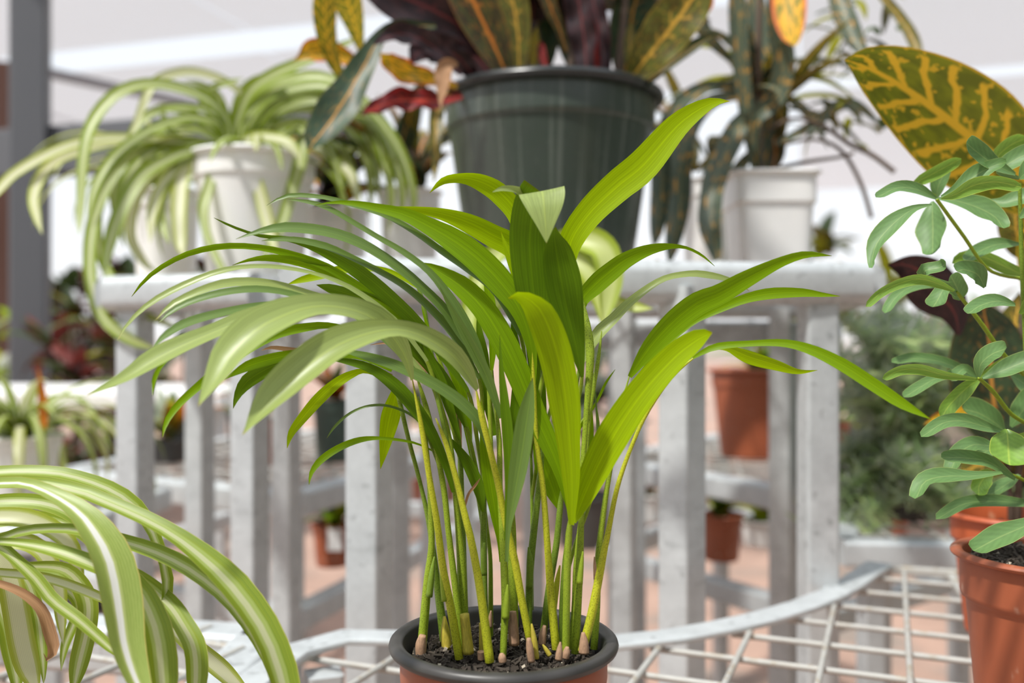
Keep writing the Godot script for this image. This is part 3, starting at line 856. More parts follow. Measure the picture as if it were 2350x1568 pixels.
	var leaves := [
		["palm_young", 12, 0.53, 0.50, [[1300, 640, 12], [1308, 560, 27], [1351, 492, 32], [1415, 430, 36], [1477, 379, 37], [1554, 289, 28], [1614, 245, 17], [1650, 233, 7], [1674, 232, 0]], 0.18],
		["palm_young", -18, 0.54, 0.54, [[1205, 600, 10], [1190, 500, 22], [1150, 447, 24], [1107, 420, 20], [1062, 409, 12], [1017, 415, 8], [986, 443, 0]]],
		["palm_green", 4, 0.50, 0.46, [[1245, 850, 6, 0.507], [1236, 760, 26, 0.506], [1224, 660, 42, 0.503], [1216, 560, 47, 0.498], [1222, 490, 48, 0.491], [1233, 455, 48, 0.486], [1241, 441, 47, 0.480]], 0.03],
		["palm_sheen", -4, 0.478, 0.462, [[1243, 438, 53, 0.474], [1246, 452, 51, 0.471], [1249, 476, 42, 0.468], [1252, 515, 22, 0.466], [1254, 558, 0, 0.465]], 0.04],
		["palm_sheen", 20, 0.49, 0.47, [[1215, 452, 14], [1185, 436, 8], [1155, 433, 6], [1130, 441, 0]]],
		["palm_green", -20, 0.50, 0.485, [[1336, 866, 4], [1324, 800, 18], [1305, 720, 34], [1291, 650, 42], [1278, 580, 34], [1272, 540, 14], [1275, 520, 0]]],
		["palm_young", 26, 0.485, 0.45, [[1312, 1205, 6], [1312, 1098, 20], [1306, 1006, 28], [1299, 930, 36], [1287, 853, 38], [1267, 777, 38], [1240, 715, 33], [1212, 688, 20], [1187, 678, 10], [1166, 685, 0]], 0.3],
		["palm_young", 18, 0.49, 0.46, [[1318, 1200, 4], [1343, 1130, 26], [1400, 1015, 37], [1470, 908, 35], [1545, 823, 31], [1595, 783, 24], [1622, 768, 13], [1634, 764, 2]], 0.25],
		["palm_mid", -12, 0.52, 0.50, [[1445, 865, 5], [1490, 800, 20], [1545, 740, 26], [1600, 697, 27], [1650, 676, 24], [1710, 642, 20], [1790, 602, 12], [1850, 584, 8], [1909, 587, 0]]],
		["palm_mid", 10, 0.53, 0.52, [[1452, 880, 3], [1500, 820, 4], [1560, 765, 5], [1600, 735, 6], [1655, 708, 9], [1710, 686, 11], [1769, 674, 13], [1840, 672, 10], [1890, 677, 5], [1928, 680, 0]]],
		["palm_mid", 18, 0.50, 0.47, [[1590, 822, 3], [1640, 797, 8], [1719, 789, 7], [1799, 788, 9], [1863, 804, 12], [1933, 838, 15], [2006, 885, 15], [2070, 927, 12], [2137, 963, 0]]],
		["palm_young", -10, 0.51, 0.51, [[1640, 799, 3], [1671, 800, 7], [1719, 820, 15], [1783, 839, 12], [1831, 853, 6], [1876, 850, 0]]],
		["palm_mid", -8, 0.525, 0.53, [[1330, 740, 5], [1335, 690, 15], [1365, 655, 22], [1398, 626, 22], [1443, 593, 18], [1502, 570, 11], [1562, 566, 4], [1606, 583, 3], [1640, 611, 0]]],
		["palm_sheen", 25, 0.54, 0.55, [[1332, 840, 4], [1370, 770, 14], [1410, 730, 12], [1450, 690, 10], [1517, 643, 7], [1577, 629, 7], [1621, 631, 8], [1675, 643, 5], [1720, 668, 0]]],
		["palm_mid", 12, 0.505, 0.50, [[1225, 890, 4], [1220, 800, 12], [1195, 715, 22], [1150, 650, 30], [1095, 594, 31], [1040, 552, 28], [985, 520, 20], [930, 493, 15], [870, 478, 10], [808, 466, 6], [760, 465, 3], [722, 471, 0]]],
		["palm_young", -15, 0.53, 0.53, [[1205, 640, 12], [1180, 570, 26], [1130, 540, 26], [1075, 512, 22], [1017, 492, 14], [960, 482, 8], [880, 474, 0]]],
		["palm_old", 30, 0.51, 0.50, [[1195, 770, 5], [1136, 668, 9], [1077, 620, 9], [1017, 579, 8], [957, 536, 7], [898, 501, 6], [853, 483, 6], [794, 466, 6], [749, 454, 5], [689, 448, 5], [650, 452, 4], [612, 472, 0]]],
		["palm_old", 25, 0.505, 0.50, [[1118, 860, 6], [1090, 790, 12], [1060, 730, 13], [1032, 684, 11], [987, 626, 8], [928, 580, 7], [868, 545, 6], [808, 509, 6], [749, 476, 6], [700, 462, 4], [655, 458, 0]]],
		["palm_old", 35, 0.515, 0.49, [[1130, 880, 5], [1100, 820, 10], [1062, 770, 13], [1017, 708, 11], [972, 663, 10], [928, 625, 11], [868, 582, 11], [808, 550, 12], [749, 532, 12], [690, 524, 12], [645, 523, 11], [596, 531, 6], [541, 549, 0]]],
		["palm_green", -25, 0.52, 0.52, [[1075, 900, 4], [1020, 820, 10], [960, 745, 15], [898, 685, 17], [838, 634, 17], [779, 594, 15], [719, 564, 11], [660, 548, 6], [602, 542, 4], [560, 530, 3], [524, 516, 3], [491, 500, 0]]],
		["palm_old", 35, 0.515, 0.50, [[1100, 870, 4], [1045, 775, 9], [987, 708, 9], [928, 657, 8], [868, 622, 7], [800, 588, 7], [749, 566, 8], [690, 552, 7], [640, 549, 5], [600, 553, 0]]],
		["palm_mid", -10, 0.53, 0.52, [[1010, 850, 4], [950, 760, 9], [898, 707, 10], [853, 676, 10], [808, 648, 10], [764, 620, 9], [719, 600, 9], [655, 580, 8], [596, 568, 7], [536, 564, 7], [477, 570, 7], [417, 588, 6], [357, 622, 5], [320, 657, 3], [302, 681, 0]]],
		["palm_mid", -15, 0.535, 0.52, [[960, 790, 4], [920, 740, 7], [880, 705, 9], [823, 662, 12], [779, 634, 13], [734, 614, 12], [674, 598, 10], [620, 592, 8], [575, 596, 4], [533, 609, 0]]],
		["palm_sheen", 35, 0.51, 0.47, [[980, 830, 4], [920, 750, 6], [870, 705, 6], [823, 672, 6], [779, 648, 5], [719, 627, 4], [640, 613, 5], [566, 612, 5], [506, 622, 6], [447, 643, 7], [372, 679, 7], [322, 714, 5], [286, 753, 3], [270, 781, 0]]],
		["palm_sheen", 30, 0.51, 0.47, [[990, 880, 4], [920, 800, 8], [850, 740, 10], [780, 700, 10], [700, 673, 9], [647, 657, 9], [605, 649, 9], [562, 647, 10], [520, 650, 10], [477, 661, 9], [434, 678, 8], [392, 700, 6], [357, 735, 0]]],
		["palm_old", 40, 0.50, 0.465, [[960, 860, 4], [890, 785, 8], [800, 715, 8], [700, 684, 7], [647, 670, 7], [594, 664, 8], [541, 667, 8], [488, 677, 8], [434, 694, 7], [392, 716, 5], [364, 742, 0]]],
		["palm_green", -25, 0.53, 0.53, [[1010, 870, 4], [965, 800, 16], [928, 752, 20], [880, 708, 20], [838, 688, 19], [790, 672, 14], [755, 661, 10], [726, 654, 0]]],
		["palm_young", 10, 0.55, 0.55, [[960, 660, 4], [905, 628, 6], [862, 617, 7], [823, 615, 9], [779, 620, 10], [734, 632, 10], [690, 643, 7], [660, 653, 0]]],
		["palm_mid", 15, 0.505, 0.51, [[1305, 1170, 4], [1285, 1085, 14], [1255, 1010, 22], [1225, 945, 26], [1190, 860, 28], [1155, 785, 29], [1110, 710, 27], [1062, 660, 24], [1015, 628, 15], [985, 612, 8], [962, 602, 0]]],
		["palm_sheen", 38, 0.49, 0.40, [[946, 872, 4], [932, 820, 14], [905, 775, 25], [870, 737, 26], [825, 714, 24], [775, 703, 24], [720, 702, 25], [660, 718, 33], [591, 752, 40], [533, 807, 36], [500, 862, 24], [472, 905, 10], [455, 933, 0]], 0.3],
		["palm_sheen", 30, 0.485, 0.41, [[1095, 895, 5], [1072, 855, 16], [1040, 815, 22], [995, 783, 22], [945, 761, 19], [895, 755, 20], [830, 768, 30], [765, 795, 37], [700, 842, 40], [640, 895, 36], [600, 942, 22], [575, 975, 9], [556, 999, 0]], 0.4],
		["palm_sheen", 42, 0.49, 0.42, [[900, 740, 4], [830, 700, 8], [740, 692, 8], [655, 706, 14], [566, 730, 18], [495, 760, 17], [423, 790, 20], [355, 824, 22], [295, 862, 14], [240, 889, 7], [198, 909, 0]], 0.3],
		["palm_old", 38, 0.50, 0.45, [[820, 705, 4], [735, 690, 5], [655, 697, 7], [581, 704, 8], [506, 719, 9], [432, 740, 10], [381, 769, 7], [347, 803, 0]]],
		["palm_mid", 10, 0.46, 0.45, [[560, 735, 3], [480, 765, 3], [430, 790, 3], [400, 810, 4], [369, 840, 5], [354, 872, 5], [350, 909, 0]]],
		["palm_mid", 10, 0.51, 0.47, [[860, 770, 4], [760, 748, 7], [700, 752, 10], [630, 768, 12], [560, 806, 12], [500, 850, 11], [440, 900, 9], [407, 932, 8], [382, 968, 6], [373, 1004, 0]]],
		["palm_green", -10, 0.52, 0.50, [[930, 890, 3], [850, 850, 4], [760, 822, 5], [700, 818, 6], [660, 828, 9], [615, 846, 16], [570, 873, 17], [546, 905, 9], [535, 938, 0]]],
		["palm_mid", 8, 0.52, 0.49, [[900, 850, 5], [830, 818, 9], [760, 812, 10], [700, 812, 10], [665, 815, 11], [620, 825, 13], [570, 840, 12], [530, 862, 4], [515, 872, 0]]],
		["dry", 20, 0.52, 0.50, [[900, 862, 3], [820, 832, 4], [740, 813, 5], [700, 808, 6], [672, 804, 6], [624, 798, 4], [600, 805, 0]]],
		["palm_old", 30, 0.50, 0.49, [[1120, 1030, 4], [1098, 968, 12], [1054, 922, 14], [1003, 886, 13], [952, 859, 13], [901, 837, 12], [850, 821, 10], [800, 808, 5], [770, 806, 0]]],
		["palm_green", 20, 0.515, 0.51, [[1040, 1130, 4], [1020, 1060, 9], [985, 985, 13], [945, 928, 16], [902, 882, 15], [854, 848, 11], [806, 832, 8], [740, 822, 0]]],
		["palm_young", -12, 0.54, 0.54, [[912, 880, 5], [907, 915, 17], [896, 955, 22], [887, 1000, 17], [879, 1045, 8], [873, 1077, 0]]],
		["palm_young", 5, 0.53, 0.51, [[890, 870, 4], [838, 852, 5], [806, 860, 9], [775, 878, 12], [736, 912, 14], [698, 955, 12], [669, 994, 8], [659, 1029, 0]]],
		["palm_old", 20, 0.52, 0.52, [[1000, 1000, 2], [950, 957, 3], [915, 939, 3], [877, 930, 3], [838, 934, 3], [800, 951, 3], [768, 980, 3], [750, 1006, 0]]],
		["palm_mid", 15, 0.525, 0.51, [[1010, 1045, 2], [973, 1025, 2], [934, 1013, 3], [870, 1006, 4], [822, 1011, 7], [775, 1030, 8], [736, 1057, 8], [715, 1085, 5], [709, 1113, 0]]],
		["palm_young", 5, 0.51, 0.51, [[1262, 780, 8], [1240, 720, 20], [1215, 670, 24], [1190, 625, 18], [1170, 585, 11], [1157, 555, 4], [1150, 532, 0]]],
		["palm_old", 25, 0.485, 0.48, [[1163, 1290, 4], [1167, 1215, 6], [1176, 1160, 12], [1187, 1100, 19], [1197, 1040, 22], [1207, 970, 21], [1216, 910, 12], [1223, 866, 0]], 0.35],
		["palm_green", 15, 0.49, 0.49, [[1161, 1240, 4], [1166, 1130, 7], [1168, 1060, 11], [1165, 990, 13], [1157, 910, 10], [1150, 840, 5], [1147, 768, 0]]],
		["palm_mid", -10, 0.51, 0.51, [[1149, 1290, 3], [1146, 1240, 6], [1138, 1180, 13], [1128, 1115, 18], [1117, 1040, 16], [1110, 980, 9], [1104, 920, 0]]],
		["palm_green", -15, 0.53, 0.53, [[1108, 1175, 3], [1100, 1125, 13], [1080, 1075, 14], [1055, 1035, 9], [1030, 1005, 3], [1012, 990, 0]]],
		["palm_mid", -20, 0.54, 0.54, [[1284, 1170, 4], [1268, 1120, 22], [1250, 1070, 24], [1236, 1010, 14], [1226, 960, 0]]],
		["palm_mid", -10, 0.535, 0.53, [[1360, 1130, 3], [1352, 1050, 10], [1350, 980, 12], [1352, 920, 5], [1350, 870, 0]]],
		["palm_green", 5, 0.53, 0.53, [[1135, 1000, 6], [1115, 900, 12], [1110, 820, 12], [1100, 760, 7], [1095, 720, 0]]],
		["palm_green", -5, 0.52, 0.52, [[1170, 1010, 7], [1185, 920, 13], [1190, 840, 12], [1180, 770, 8], [1175, 700, 0]]],
		["palm_mid", 0, 0.54, 0.54, [[1128, 850, 4], [1132, 770, 11], [1126, 700, 12], [1115, 640, 6], [1108, 610, 0]]],
		["palm_old", 10, 0.505, 0.50, [[1150, 960, 5], [1120, 870, 12], [1085, 800, 13], [1055, 745, 10], [1025, 690, 4], [1010, 660, 0]]],
		["palm_green", -20, 0.53, 0.53, [[1070, 980, 5], [1040, 910, 14], [1000, 850, 17], [950, 800, 15], [900, 770, 8], [860, 755, 0]]],
		["palm_green", 10, 0.525, 0.52, [[1055, 1010, 4], [1030, 930, 11], [1010, 870, 12], [985, 820, 8], [970, 790, 0]]],
		["palm_mid", -8, 0.545, 0.545, [[1080, 1040, 4], [1070, 960, 11], [1055, 890, 12], [1030, 830, 9], [1012, 800, 0]]],
		["palm_green", -12, 0.53, 0.525, [[1250, 960, 5], [1235, 870, 16], [1225, 800, 18], [1222, 730, 16], [1228, 670, 9], [1232, 640, 0]]],
		["palm_mid", 0, 0.555, 0.55, [[1325, 990, 4], [1365, 930, 3], [1390, 880, 3], [1412, 848, 0]]],
		["palm_old", 5, 0.53, 0.53, [[1371, 1000, 2], [1368, 930, 2], [1362, 870, 2], [1356, 828, 0]]],
		["palm_mid", 5, 0.545, 0.545, [[1000, 800, 4], [985, 760, 4], [975, 730, 3], [967, 703, 0]]],
		["dry", 10, 0.545, 0.545, [[1056, 1100, 2], [1056, 1030, 4], [1050, 950, 7], [1035, 900, 9], [1008, 868, 8], [975, 832, 6], [934, 802, 4], [890, 788, 3], [850, 792, 0]], 0.4],
		["dry", 0, 0.55, 0.55, [[965, 800, 3], [955, 815, 10], [965, 838, 13], [980, 850, 6], [985, 860, 0]], 0.6],
		["dry", 0, 0.51, 0.50, [[1066, 1165, 3], [1075, 1135, 3], [1090, 1115, 3], [1102, 1098, 0]]],
	]
	blades(o, leaves)
	# short stalks that join the remaining blades to the nearest stem
	for b in leaves:
		var x: float = b[4][0][0]
		var y: float = b[4][0][1]
		var near := 1e9
		var to := []
		var gap := 1e9
		for s in stems:
			for q in spline(s[3], 40):
				near = minf(near, Vector2(q[0] - x, q[1] - y).length())
				var far := Vector2((q[0] - lerpf(x, 1160.0, 0.3)) * 2.0, q[1] - y - 190.0).length()
				if far < gap:
					gap = far
					to = [q[0], q[1], lerpf(s[1], s[2], 0.5)]
		if near > 14.0 and y > 560.0 and x > 900.0 and x < 1430.0 and b[0] != "dry":
			part("stem", pxtube([[to[0], to[1], 4], [lerpf(to[0], x, 0.35), lerpf(to[1], y, 0.4), 5], [x, y, 4.5], [b[4][1][0], b[4][1][1], 1]], maxf(to[2], b[2]) + 0.004, b[2] + 0.004, 14), M[["stem_deep", "stem_green", "stem_green"][int(x) % 3]], o)

func build_front_spider() -> void:
	var c := Vector3(-0.375, SHELF + 0.115, -0.50)
	var o := thing("spider_plant", "spider plant with white-striped leaves arching in at the lower left corner", "potted plant", Vector3(c.x, SHELF + 0.003, c.z), "spider plants")
	pot(o, c, 0.068, 0.112, 0.048, M.white_pot, M.white_pot, 0.006, 0.02)
	var l := [
		["spider", 40, 0.50, 0.50, [[-330, 1190, 12], [-150, 1110, 13], [-20, 1085, 13], [109, 1084, 14], [181, 1097, 15], [254, 1124, 17], [308, 1160, 17], [345, 1210, 14], [372, 1280, 12], [384, 1340, 13], [376, 1405, 9], [360, 1440, 0]]],
		["spider_wide", 35, 0.49, 0.42, [[-320, 1200, 10], [-160, 1130, 12], [0, 1109, 12], [65, 1112, 13], [127, 1138, 17], [181, 1174, 25], [217, 1217, 35], [250, 1275, 42], [268, 1344, 45], [279, 1417, 42], [290, 1489, 36], [318, 1570, 24], [360, 1640, 0]], 0.35],
		["spider", 38, 0.50, 0.44, [[-320, 1210, 10], [-100, 1125, 13], [60, 1108, 15], [181, 1128, 16], [254, 1157, 16], [326, 1188, 17], [399, 1228, 19], [471, 1283, 26], [530, 1340, 32], [585, 1412, 33], [622, 1480, 33], [650, 1565, 33], [668, 1640, 22], [680, 1720, 0]], 0.35],
		["spider", 35, 0.51, 0.47, [[-320, 1290, 8], [-100, 1260, 9], [0, 1237, 10], [54, 1219, 11], [127, 1213, 11], [200, 1220, 13], [297, 1247, 16], [362, 1269, 18], [435, 1306, 19], [507, 1362, 17], [558, 1424, 13], [600, 1500, 7], [620, 1560, 0]]],
		["spider", 30, 0.50, 0.45, [[-300, 1270, 8], [-60, 1245, 8], [20, 1245, 9], [110, 1260, 15], [217, 1297, 19], [300, 1335, 23], [342, 1400, 29], [364, 1470, 32], [374, 1565, 30], [378, 1650, 10]], 0.35],
		["spider", 25, 0.51, 0.47, [[200, 1290, 14], [300, 1320, 18], [380, 1380, 21], [420, 1435, 23], [446, 1489, 25], [450, 1565, 23], [440, 1640, 8]], 0.3],
		["spider", 30, 0.50, 0.47, [[-250, 1230, 9], [-60, 1235, 12], [0, 1256, 13], [36, 1285, 13], [83, 1330, 15], [120, 1377, 15], [181, 1424, 14], [250, 1485, 11], [290, 1520, 0]]],
		["spider_cream", 30, 0.52, 0.51, [[-250, 1320, 8], [-60, 1312, 9], [0, 1315, 10], [109, 1328, 11], [217, 1366, 11], [280, 1400, 6], [310, 1420, 0]]],
		["spider_cream", 15, 0.53, 0.53, [[-150, 1250, 10], [-20, 1270, 20], [20, 1320, 26], [38, 1400, 28], [52, 1480, 28], [68, 1540, 24], [90, 1600, 0]], 0.3],
		["spider", 10, 0.54, 0.54, [[60, 1300, 10], [150, 1310, 18], [198, 1370, 22], [200, 1440, 22], [180, 1530, 20], [165, 1600, 0]], 0.3],
		["spider", 15, 0.55, 0.55, [[-40, 1290, 10], [50, 1320, 14], [84, 1400, 16], [95, 1480, 15], [100, 1545, 6], [100, 1570, 0]]],
		["spider_cream", 15, 0.55, 0.53, [[300, 1400, 10], [390, 1440, 16], [450, 1490, 20], [510, 1540, 21], [560, 1590, 12], [590, 1620, 0]]],
		["dry", 10, 0.50, 0.49, [[-200, 1330, 4], [-60, 1330, 6], [0, 1341, 8], [54, 1364, 10], [94, 1400, 12], [112, 1450, 14], [122, 1490, 12], [108, 1515, 4], [100, 1500, 0]], 0.7],
		["spider", 20, 0.56, 0.57, [[-150, 1180, 10], [0, 1150, 15], [120, 1160, 18], [200, 1210, 18], [230, 1290, 14], [240, 1360, 0]]],
		["spider_cream", 20, 0.57, 0.58, [[-150, 1200, 12], [0, 1185, 22], [90, 1200, 22], [160, 1250, 18], [180, 1330, 12], [185, 1400, 0]]],
		["spider", 20, 0.58, 0.60, [[-100, 1220, 10], [40, 1190, 16], [140, 1200, 16], [220, 1250, 14], [260, 1320, 12], [280, 1400, 0]]],
		["spider_cream", 10, 0.57, 0.57, [[-80, 1270, 14], [20, 1240, 20], [90, 1260, 20], [130, 1330, 18], [140, 1420, 12], [145, 1480, 0]]],
		["spider", 10, 0.57, 0.57, [[-100, 1340, 12], [-20, 1370, 18], [15, 1430, 22], [30, 1500, 22], [40, 1580, 10]]],
		["spider", 10, 0.58, 0.58, [[100, 1330, 10], [160, 1360, 12], [180, 1400, 12], [150, 1480, 10], [140, 1540, 0]]],
	]
	blades(o, l)
	# leaves of the side that lies outside the picture
	tuft(o, c + Vector3(-0.01, -0.015, 0.0), 16, 0.26, 0.010, [M.spider, M.spider_wide], 0.25, 0.8, 1.9, 1)
	for ch in o.get_children():
		if String(ch.name).begins_with("leaf") and ch.transform.basis.z.x > 0.35 and ch.mesh in leaf_cache.values():
			o.remove_child(ch)
			ch.queue_free()

func build_upper_spider() -> void:
	var c := at(585, 358, 1.40)
	var h := c.y - BENCH - 0.0028
	var o := thing("spider_plant", "large spider plant spilling pale striped leaves from a white pot on the left bench", "potted plant", Vector3(c.x, BENCH + 0.0028, c.z), "spider plants")
	pot(o, c, 0.093, h, 0.068, M.white_pot, M.white_pot, 0.005, 0.038)
	var l := [
		["spider", 35, 1.38, 1.20, [[535, 350, 8], [524, 279, 10], [500, 245, 11], [460, 218, 12], [409, 201, 12], [358, 192, 12], [306, 198, 13], [259, 221, 13], [221, 266, 14], [201, 313, 13], [191, 375, 12], [187, 443, 10], [184, 500, 7], [181, 542, 0]]],
		["spider_cream", 40, 1.38, 1.15, [[530, 350, 8], [443, 327, 9], [341, 319, 10], [238, 317, 11], [170, 330, 12], [102, 358, 12], [34, 398, 11], [0, 433, 10], [-40, 480, 6], [-60, 530, 0]]],
		["spider_cream", 30, 1.35, 1.17, [[300, 325, 8], [240, 330, 9], [170, 351, 11], [126, 371, 12], [92, 409, 13], [78, 453, 12], [85, 494, 10], [97, 538, 0]]],
		["spider_cream", 20, 1.40, 1.30, [[560, 300, 6], [559, 225, 8], [511, 183, 9], [443, 164, 10], [392, 170, 10], [358, 186, 10], [337, 218, 9], [317, 272, 8], [300, 315, 5], [290, 350, 0]]],
		["spider", 30, 1.40, 1.30, [[540, 345, 9], [538, 310, 12], [552, 255, 13], [579, 204, 14], [630, 170, 14], [681, 148, 13], [749, 118, 11], [800, 97, 6], [822, 82, 0]]],
		["spider", 35, 1.40, 1.32, [[545, 340, 8], [560, 280, 11], [596, 232, 12], [647, 194, 13], [698, 176, 13], [749, 179, 12], [800, 205, 12], [860, 260, 12], [910, 330, 12], [938, 400, 11], [948, 460, 9], [945, 510, 0]]],
		["spider", 35, 1.42, 1.34, [[550, 345, 8], [570, 290, 11], [613, 226, 12], [681, 200, 12], [749, 198, 12], [820, 235, 12], [880, 305, 12], [912, 380, 12], [922, 450, 9], [918, 520, 0]]],
		["spider", 30, 1.42, 1.34, [[555, 345, 8], [579, 300, 10], [640, 232, 11], [720, 215, 11], [800, 255, 11], [858, 325, 11], [890, 400, 10], [897, 470, 8], [890, 540, 0]]],
		["spider", 30, 1.44, 1.38, [[560, 345, 8], [600, 290, 10], [660, 255, 11], [730, 250, 11], [790, 285, 11], [832, 345, 10], [850, 420, 9], [848, 500, 0]]],
		["spider", 25, 1.44, 1.40, [[560, 345, 8], [610, 300, 9], [680, 280, 10], [740, 300, 10], [790, 350, 10], [815, 420, 9], [820, 480, 0]]],
		["spider_cream", 25, 1.36, 1.26, [[545, 335, 8], [559, 347, 12], [586, 409, 14], [606, 477, 15], [622, 534, 13], [632, 570, 6], [634, 590, 0]]],
		["spider_cream", 40, 1.36, 1.28, [[540, 340, 8], [565, 322, 11], [600, 314, 12], [647, 322, 12], [675, 345, 10], [690, 380, 0]]],
		["spider", 20, 1.38, 1.28, [[640, 330, 6], [680, 290, 10], [697, 310, 13], [688, 375, 15], [668, 443, 14], [647, 511, 13], [622, 560, 9], [600, 600, 0]]],
		["spider", 20, 1.36, 1.24, [[530, 335, 8], [518, 345, 10], [494, 385, 11], [477, 436, 12], [467, 477, 12], [473, 530, 10], [490, 575, 9], [510, 615, 8], [536, 662, 7], [554, 698, 0]]],
		["spider_cream", 15, 1.37, 1.27, [[490, 340, 8], [440, 350, 13], [418, 400, 17], [412, 450, 18], [411, 500, 17], [415, 560, 13], [424, 590, 0]]],
		["spider", 25, 1.37, 1.20, [[500, 335, 8], [400, 318, 10], [310, 325, 12], [255, 368, 13], [228, 420, 13], [222, 490, 13], [227, 570, 12], [250, 625, 11], [283, 679, 10], [328, 718, 9], [387, 744, 6], [410, 748, 0]]],
		["spider", 20, 1.36, 1.18, [[490, 335, 8], [400, 330, 10], [324, 345, 12], [268, 388, 13], [236, 443, 14], [215, 510, 15], [207, 574, 15], [209, 649, 14], [229, 715, 14], [268, 760, 13], [320, 788, 10], [360, 800, 0]]],
		["spider", 20, 1.36, 1.22, [[510, 345, 8], [440, 345, 12], [375, 370, 14], [324, 405, 16], [288, 460, 17], [260, 530, 16], [245, 590, 11], [240, 640, 0]]],
		["spider", 20, 1.39, 1.33, [[520, 340, 6], [470, 335, 8], [426, 322, 8], [392, 300, 7], [375, 266, 6], [371, 232, 0]]],
		["spider", 30, 1.39, 1.25, [[525, 335, 7], [504, 285, 9], [443, 269, 10], [392, 279, 10], [341, 300, 10], [290, 334, 11], [245, 380, 11], [215, 440, 9], [200, 510, 0]]],
		["spider", 30, 1.40, 1.33, [[525, 330, 6], [494, 264, 7], [443, 246, 7], [375, 246, 6], [330, 262, 0]]],
		["spider_cream", 20, 1.42, 1.34, [[620, 335, 8], [700, 330, 11], [742, 348, 12], [777, 372, 12], [805, 405, 12], [818, 445, 9], [820, 480, 0]]],
		["spider", 25, 1.42, 1.38, [[545, 335, 8], [540, 260, 10], [560, 205, 10], [600, 180, 9], [640, 190, 8], [660, 230, 0]]],
		["spider", 25, 1.42, 1.36, [[530, 335, 8], [500, 280, 9], [465, 230, 9], [480, 205, 8], [520, 190, 7], [560, 180, 0]]],
		["spider", 15, 1.42, 1.42, [[590, 340, 8], [620, 280, 10], [660, 240, 10], [720, 240, 9], [760, 280, 9], [775, 330, 0]]],
		["spider", 15, 1.36, 1.28, [[470, 340, 8], [420, 370, 10], [385, 420, 11], [370, 480, 10], [378, 530, 8], [390, 560, 0]]],
		["spider_cream", 15, 1.38, 1.32, [[480, 340, 8], [400, 355, 12], [345, 400, 14], [310, 460, 14], [300, 540, 12], [330, 600, 9], [360, 625, 0]]],
		["spider", 30, 1.40, 1.30, [[530, 340, 8], [470, 300, 10], [400, 290, 11], [330, 310, 12], [280, 360, 12], [262, 430, 11], [258, 500, 0]]],
		["spider", 25, 1.38, 1.26, [[515, 345, 8], [450, 335, 10], [380, 335, 12], [320, 370, 13], [285, 430, 13], [275, 500, 11], [285, 570, 0]]],
		["spider_cream", 25, 1.38, 1.28, [[520, 345, 8], [460, 350, 10], [410, 380, 12], [370, 430, 13], [350, 490, 12], [345, 560, 0]]],
		["spider", 25, 1.42, 1.36, [[560, 340, 8], [590, 270, 10], [640, 215, 11], [700, 195, 11], [770, 205, 11], [830, 260, 11], [870, 330, 10], [880, 400, 0]]],
		["spider", 25, 1.43, 1.38, [[570, 340, 8], [620, 270, 10], [680, 235, 11], [750, 230, 11], [810, 270, 11], [845, 330, 10], [865, 400, 8], [868, 460, 0]]],
		["spider", 30, 1.41, 1.35, [[545, 335, 8], [545, 270, 10], [575, 220, 11], [620, 190, 11], [670, 175, 9], [720, 165, 0]]],
		["spider", 20, 1.42, 1.36, [[540, 335, 7], [520, 270, 9], [500, 220, 9], [460, 195, 8], [420, 185, 0]]],
		["spider", 25, 1.40, 1.32, [[525, 340, 7], [480, 290, 9], [430, 255, 10], [370, 250, 10], [320, 280, 10], [295, 330, 8], [285, 380, 0]]],
		["spider", 20, 1.40, 1.36, [[600, 340, 8], [650, 300, 10], [710, 305, 11], [760, 350, 11], [780, 420, 10], [785, 470, 0]]],
	]
	blades(o, l)
	tuft(o, c + Vector3(0.0, -0.02, -0.02), 16, 0.28, 0.010, [M.spider, M.spider_cream], 0.6, 1.1, 1.8, 1)
	# a second white pot of the same kind behind, at its left
	c = at(382, 440, 1.56)
	o = thing("spider_plant", "smaller white pot with pale striped leaves, partly hidden at the left end of the bench", "potted plant", Vector3(c.x, BENCH + 0.0028, c.z), "spider plants")
	pot(o, c, 0.058, c.y - BENCH - 0.0028, 0.046, M.white_pot, M.white_pot, 0.004, 0.03)
	tuft(o, c + Vector3(0, -0.01, 0), 22, 0.24, 0.010, [M.spider, M.spider_cream], 0.2, 0.9, 2.0, 1)
	# plantlet that hangs from the bench rail behind the palm
	var q := at(1235, 575, 0.90)
	o = thing("spider_plantlet", "pale striped spider plantlet resting on the rail behind the palm", "plant", q)
	l = [
		["plantlet", 20, 0.90, 0.84, [[1238, 585, 10], [1290, 552, 22], [1340, 548, 30], [1385, 575, 33], [1398, 640, 30], [1392, 700, 18], [1385, 745, 0]], 0.3],
		["plantlet", 10, 0.90, 0.85, [[1240, 590, 10], [1300, 585, 22], [1345, 620, 26], [1375, 690, 18], [1385, 760, 0]], 0.3],
		["plantlet", 15, 0.90, 0.84, [[1232, 590, 10], [1180, 560, 20], [1130, 590, 24], [1095, 650, 22], [1075, 740, 20], [1065, 820, 12], [1070, 870, 0]], 0.3],
		["plantlet", 15, 0.90, 0.86, [[1235, 600, 8], [1190, 640, 18], [1140, 690, 20], [1100, 750, 16], [1080, 800, 12], [1060, 850, 0]], 0.3],
		["plantlet", 20, 0.90, 0.86, [[1240, 590, 8], [1330, 640, 16], [1400, 690, 16], [1460, 705, 12], [1498, 708, 0]], 0.3],
		["spider", 15, 0.91, 0.92, [[1236, 590, 8], [1250, 640, 16], [1255, 720, 16], [1250, 800, 0]]],
	]
	blades(o, l)
	part("crown", pxtube([[1236, 605, 9], [1236, 590, 12], [1238, 574, 4]], 0.90, 0.90, 8), M.husk_yellow, o)

